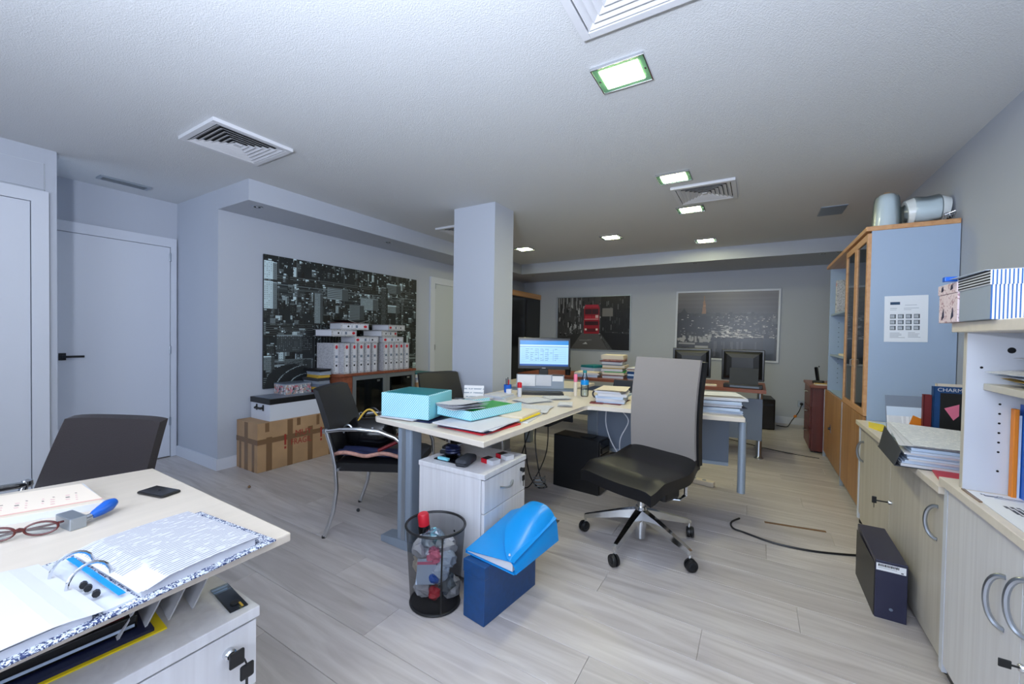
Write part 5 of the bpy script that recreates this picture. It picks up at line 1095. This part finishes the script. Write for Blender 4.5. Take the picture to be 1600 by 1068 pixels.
# ------------------------------------------------------------------ tall cabinets: contents and the rolls on top
o = copy_tree(proto); place(o, (.675, 5.12, 1.5205), (0, 0, PI), 'speckled lever arch file on top shelf of the open bookcase', 'files on the bookcase')
for k, (yy, z_, h_, m_, lab) in enumerate(((4.62, .7205, .25, 'dark_red', 'dark red book on the bottom open shelf of the bookcase'), (4.68, .7205, .22, 'mahogany', 'brown book beside the dark red one on the bookcase'), (4.6, 1.1005, .02, 'maple', 'flat pale wooden board on the middle shelf of the bookcase'))):
    t = thing('book', lab, 'book', (.69, yy, z_)); w_ = .045 if k < 2 else .4
    O('cover', B().box(0, .2, 0, w_, 0, h_, .002), m_, t); O('pages', B().box(-.001, .19, .004, w_-.004, .004, h_-.004), 'paper_cream', t)
for k in range(4):
    o = copy_tree(proto); place(o, (.69, 3.78+.14*k, [.7205, .7205, 1.1205, 1.1205][k]), (0, 0, PI), ['nearest low', 'second low', 'third upper', 'farthest upper'][k]+' file behind the smoked glass of the tall cabinet', 'files on the bookcase')
ZT = 2.0325
t = thing('bubble_wrap_roll', 'upright roll of film wrap on the tall cabinet', 'roll', (.775, 3.85, ZT), rot=(0, 0, 0)); O('roll', B().lathe([(.072, 0), (.07, .1), (.066, .2), (.06, .235), (.04, .255), (.01, .262)], 22), 'film_white', t, smooth=True); O('film', B().lathe([(.085, 0), (.078, .12), (.07, .22), (.06, .25)], 22, cap=False), 'wrap_film', t, smooth=True); O('core', B().lathe([(.02, .262), (.018, .268)], 12), 'cardboard', t)
t = thing('bubble_wrap_roll', 'lying roll in shiny plastic next to the upright roll', 'roll', (.97, 3.84, ZT+.105)); O('roll', B().tube([(-.1, 0, .0), (-.06, 0, .005), (.0, 0, 0), (.06, 0, .006), (.11, 0, 0)], .1, 20, rs=[.085, .1, .094, .1, .08]), 'film_white', t, smooth=True); O('film', B().tube([(-.115, 0, .0), (-.06, 0, .005), (.0, 0, 0), (.06, 0, .006), (.12, 0, 0)], .1, 20, rs=[.05, .103, .1, .104, .05]), 'wrap_film', t, smooth=True)
t = thing('wire_tangle', 'small tangle of silver ribbon beside the rolls', 'ribbon', (1.05, 3.7, ZT)); rs = random.Random(5)
O('ribbon', B().tube([(rs.uniform(-.03, .03), rs.uniform(-.03, .03), .008+rs.uniform(0, .05)) for k in range(30)], .002, 5), 'chrome', t); O('knot', crumple(.012, 4), 'dark_metal', t, (0, 0, .014))

# phone, pad on the mahogany cabinet
t = thing('cordless_phone', 'black cordless phone in its charger on the mahogany cabinet', 'phone', (.62, 5.75, .7505), rad(70)); O('charger', B().box(-.04, .04, -.05, .05, 0, .035, .01), 'black_plastic', t); O('handset', B().box(-.024, .024, -.016, .014, .03, .19, .01), 'black_gloss', t, rot=(rad(-8), 0, 0)); O('antenna', B().tube([(.015, 0, .185), (.015, .002, .2)], .006, 6), 'black_plastic', t)
t = thing('notepad', 'yellow pad lying at the front edge of the mahogany cabinet', 'notepad', (.66, 5.58, .7505), .1); O('pad', B().box(-.09, .12, -.05, .05, 0, .016), 'paper_cream', t); O('cover', B().box(-.09, .12, -.05, .05, .016, .018), 'ochre', t)

# ------------------------------------------------------------------ sockets, cables and floor bits
t = thing('wall_socket', 'double wall socket with plugs low on the back wall', 'socket', (.62, YB, .31)); O('plate', B().box(-.075, .075, -.012, 0, -.045, .045, .004), 'alu', t); O('plug', B().lathe([(.022, 0), (.018, .035)], 12), 'black_plastic', t, (-.03, -.012, 0), (PI/2, 0, 0)); O('plug', B().lathe([(.022, 0), (.018, .035)], 12), 'charcoal', t, (.035, -.012, 0), (PI/2, 0, 0))
def bez(pts, n=8):
    P = [Vector(p) for p in pts]; out = []
    for i in range(len(P)-1):
        p0, p1, p2, p3 = P[max(i-1, 0)], P[i], P[i+1], P[min(i+2, len(P)-1)]
        for k in range(n): u = k/n; out.append(.5*((2*p1)+(p2-p0)*u+(2*p0-5*p1+4*p2-p3)*u*u+(3*p1-p0-3*p2+p3)*u**3))
    return out+[P[-1]]
def cable(name, label, pts, r, m_): return tag(O(name, B().tube(bez(pts), r, 6), m_, smooth=True), label, 'cable')
cable('power_cable', 'black cable curving over the floor past the desk leg', [(-.07, 3.2, .006), (-.115, 3.1, .006), (-.1, 3.01, .006), (-.04, 2.985, .006), (.12, 2.93, .006), (.3, 2.94, .006), (.47, 3.0, .006), (.59, 3.06, .006)], .006, 'black_plastic')
cable('power_cable', 'dark cable from wall socket down to the floor', [(.59, YB-.05, .31), (.55, YB-.1, .2), (.47, YB-.16, .08), (.42, YB-.25, .008), (.36, YB-.3, .006), (.28, YB-.26, .006)], .006, 'dark_metal')
cable('power_cable', 'thin cable across the far floor to the mahogany cabinet', [(-.3, 5.7, .004), (.1, 5.45, .004), (.4, 5.33, .004), (.6, 5.3, .004)], .004, 'black_plastic')
o = O('cable_tie', B().lathe([(.012, -.02), (.02, 0), (.012, .02)], 8), 'orange', None, (.51, YB-.13, .14), (0, rad(40), 0)); tag(o, 'small orange tag on the cable below the wall socket', 'tag')
for k, (x, s, lab) in enumerate(((-.86, 1, 'left one of the white cables looping below the desk return'), (-.8, -1, 'right one of the white cables looping below the desk return'))):
    cable('white_cable', lab, [(x-.1, 2.99, .70), (x-.13+.02*s, 3.02, .58), (x-.08, 3.04, .46), (x-.03, 3.05, .37)] if s > 0 else [(x-.05, 3.0, .70), (x-.0, 3.02, .62), (x-.06, 3.03, .48), (x-.07, 3.06, .36)], .004, 'paper')
cab = [[(-1.62, 3.02, .70), (-1.66, 2.98, .45), (-1.6, 2.95, .12), (-1.5, 2.93, .008), (-1.44, 2.98, .008)], [(-1.55, 3.05, .70), (-1.57, 3.0, .4), (-1.5, 2.96, .1), (-1.46, 3.0, .008)], [(-1.5, 3.06, .70), (-1.6, 3.0, .5), (-1.66, 2.9, .2), (-1.7, 2.85, .008), (-1.85, 2.8, .008)], [(-1.48, 3.04, .70), (-1.46, 3.0, .3), (-1.55, 2.9, .03), (-1.62, 2.86, .008)]]
for k, p in enumerate(cab): cable('computer_cable', ['outermost', 'second', 'longest drooping', 'innermost'][k]+' black cable hanging under the desk beside the computer tower', p, .005, 'black_plastic')
rs = random.Random(8); cable('cable_coil', 'grey tangle of cable on the floor beside the tower', [(-1.47+.05*math.cos(k*1.3)+rs.uniform(-.015, .015), 2.9+.05*math.sin(k*1.3), .02+.006*k) for k in range(16)], .004, 'alu')
t = thing('power_strip', 'white power strip on the floor below the desk return', 'power strip', (-.42, 3.8, 0), rad(-10)); O('body', B().box(-.15, .15, -.03, .03, 0, .04, .006), 'paper_cream', t)
for k in range(3): O('outlet', B().lathe([(.018, 0), (.016, .001)], 12), 'smoke_panel', t, (-.09+.08*k, 0, .04))
t = thing('footrest', 'grey plastic sheet lying on the floor behind the pedestal', 'sheet', (-1.2, 2.28, .001), rad(8)); O('sheet', B().box(-.16, .12, -.2, .2, 0, .003), 'alu', t); O('fold', B().box(-.16, -.15, -.2, .2, .003, .006), 'smoke_panel', t)
o = O('floor_strip', B().prism([(.08, 3.23), (.42, 3.29), (.417, 3.31), (.077, 3.25)], 0, .004), 'tape'); tag(o, 'loose brown trim strip lying on the laminate', 'strip')
for k, (x, y, lab) in enumerate(((-3.42, 1.66, 'brown crumb on the floor by the corner baseboard'), (-2.35, 1.85, 'dark scrap on the floor beside the visitor chair'))):
    o = O('floor_scrap', crumple(.012, 20+k), 'tape' if k == 0 else 'charcoal', None, (x, y, .011)); tag(o, lab, 'scrap')
# ------------------------------------------------------------------ end
bpy.context.view_layer.update()
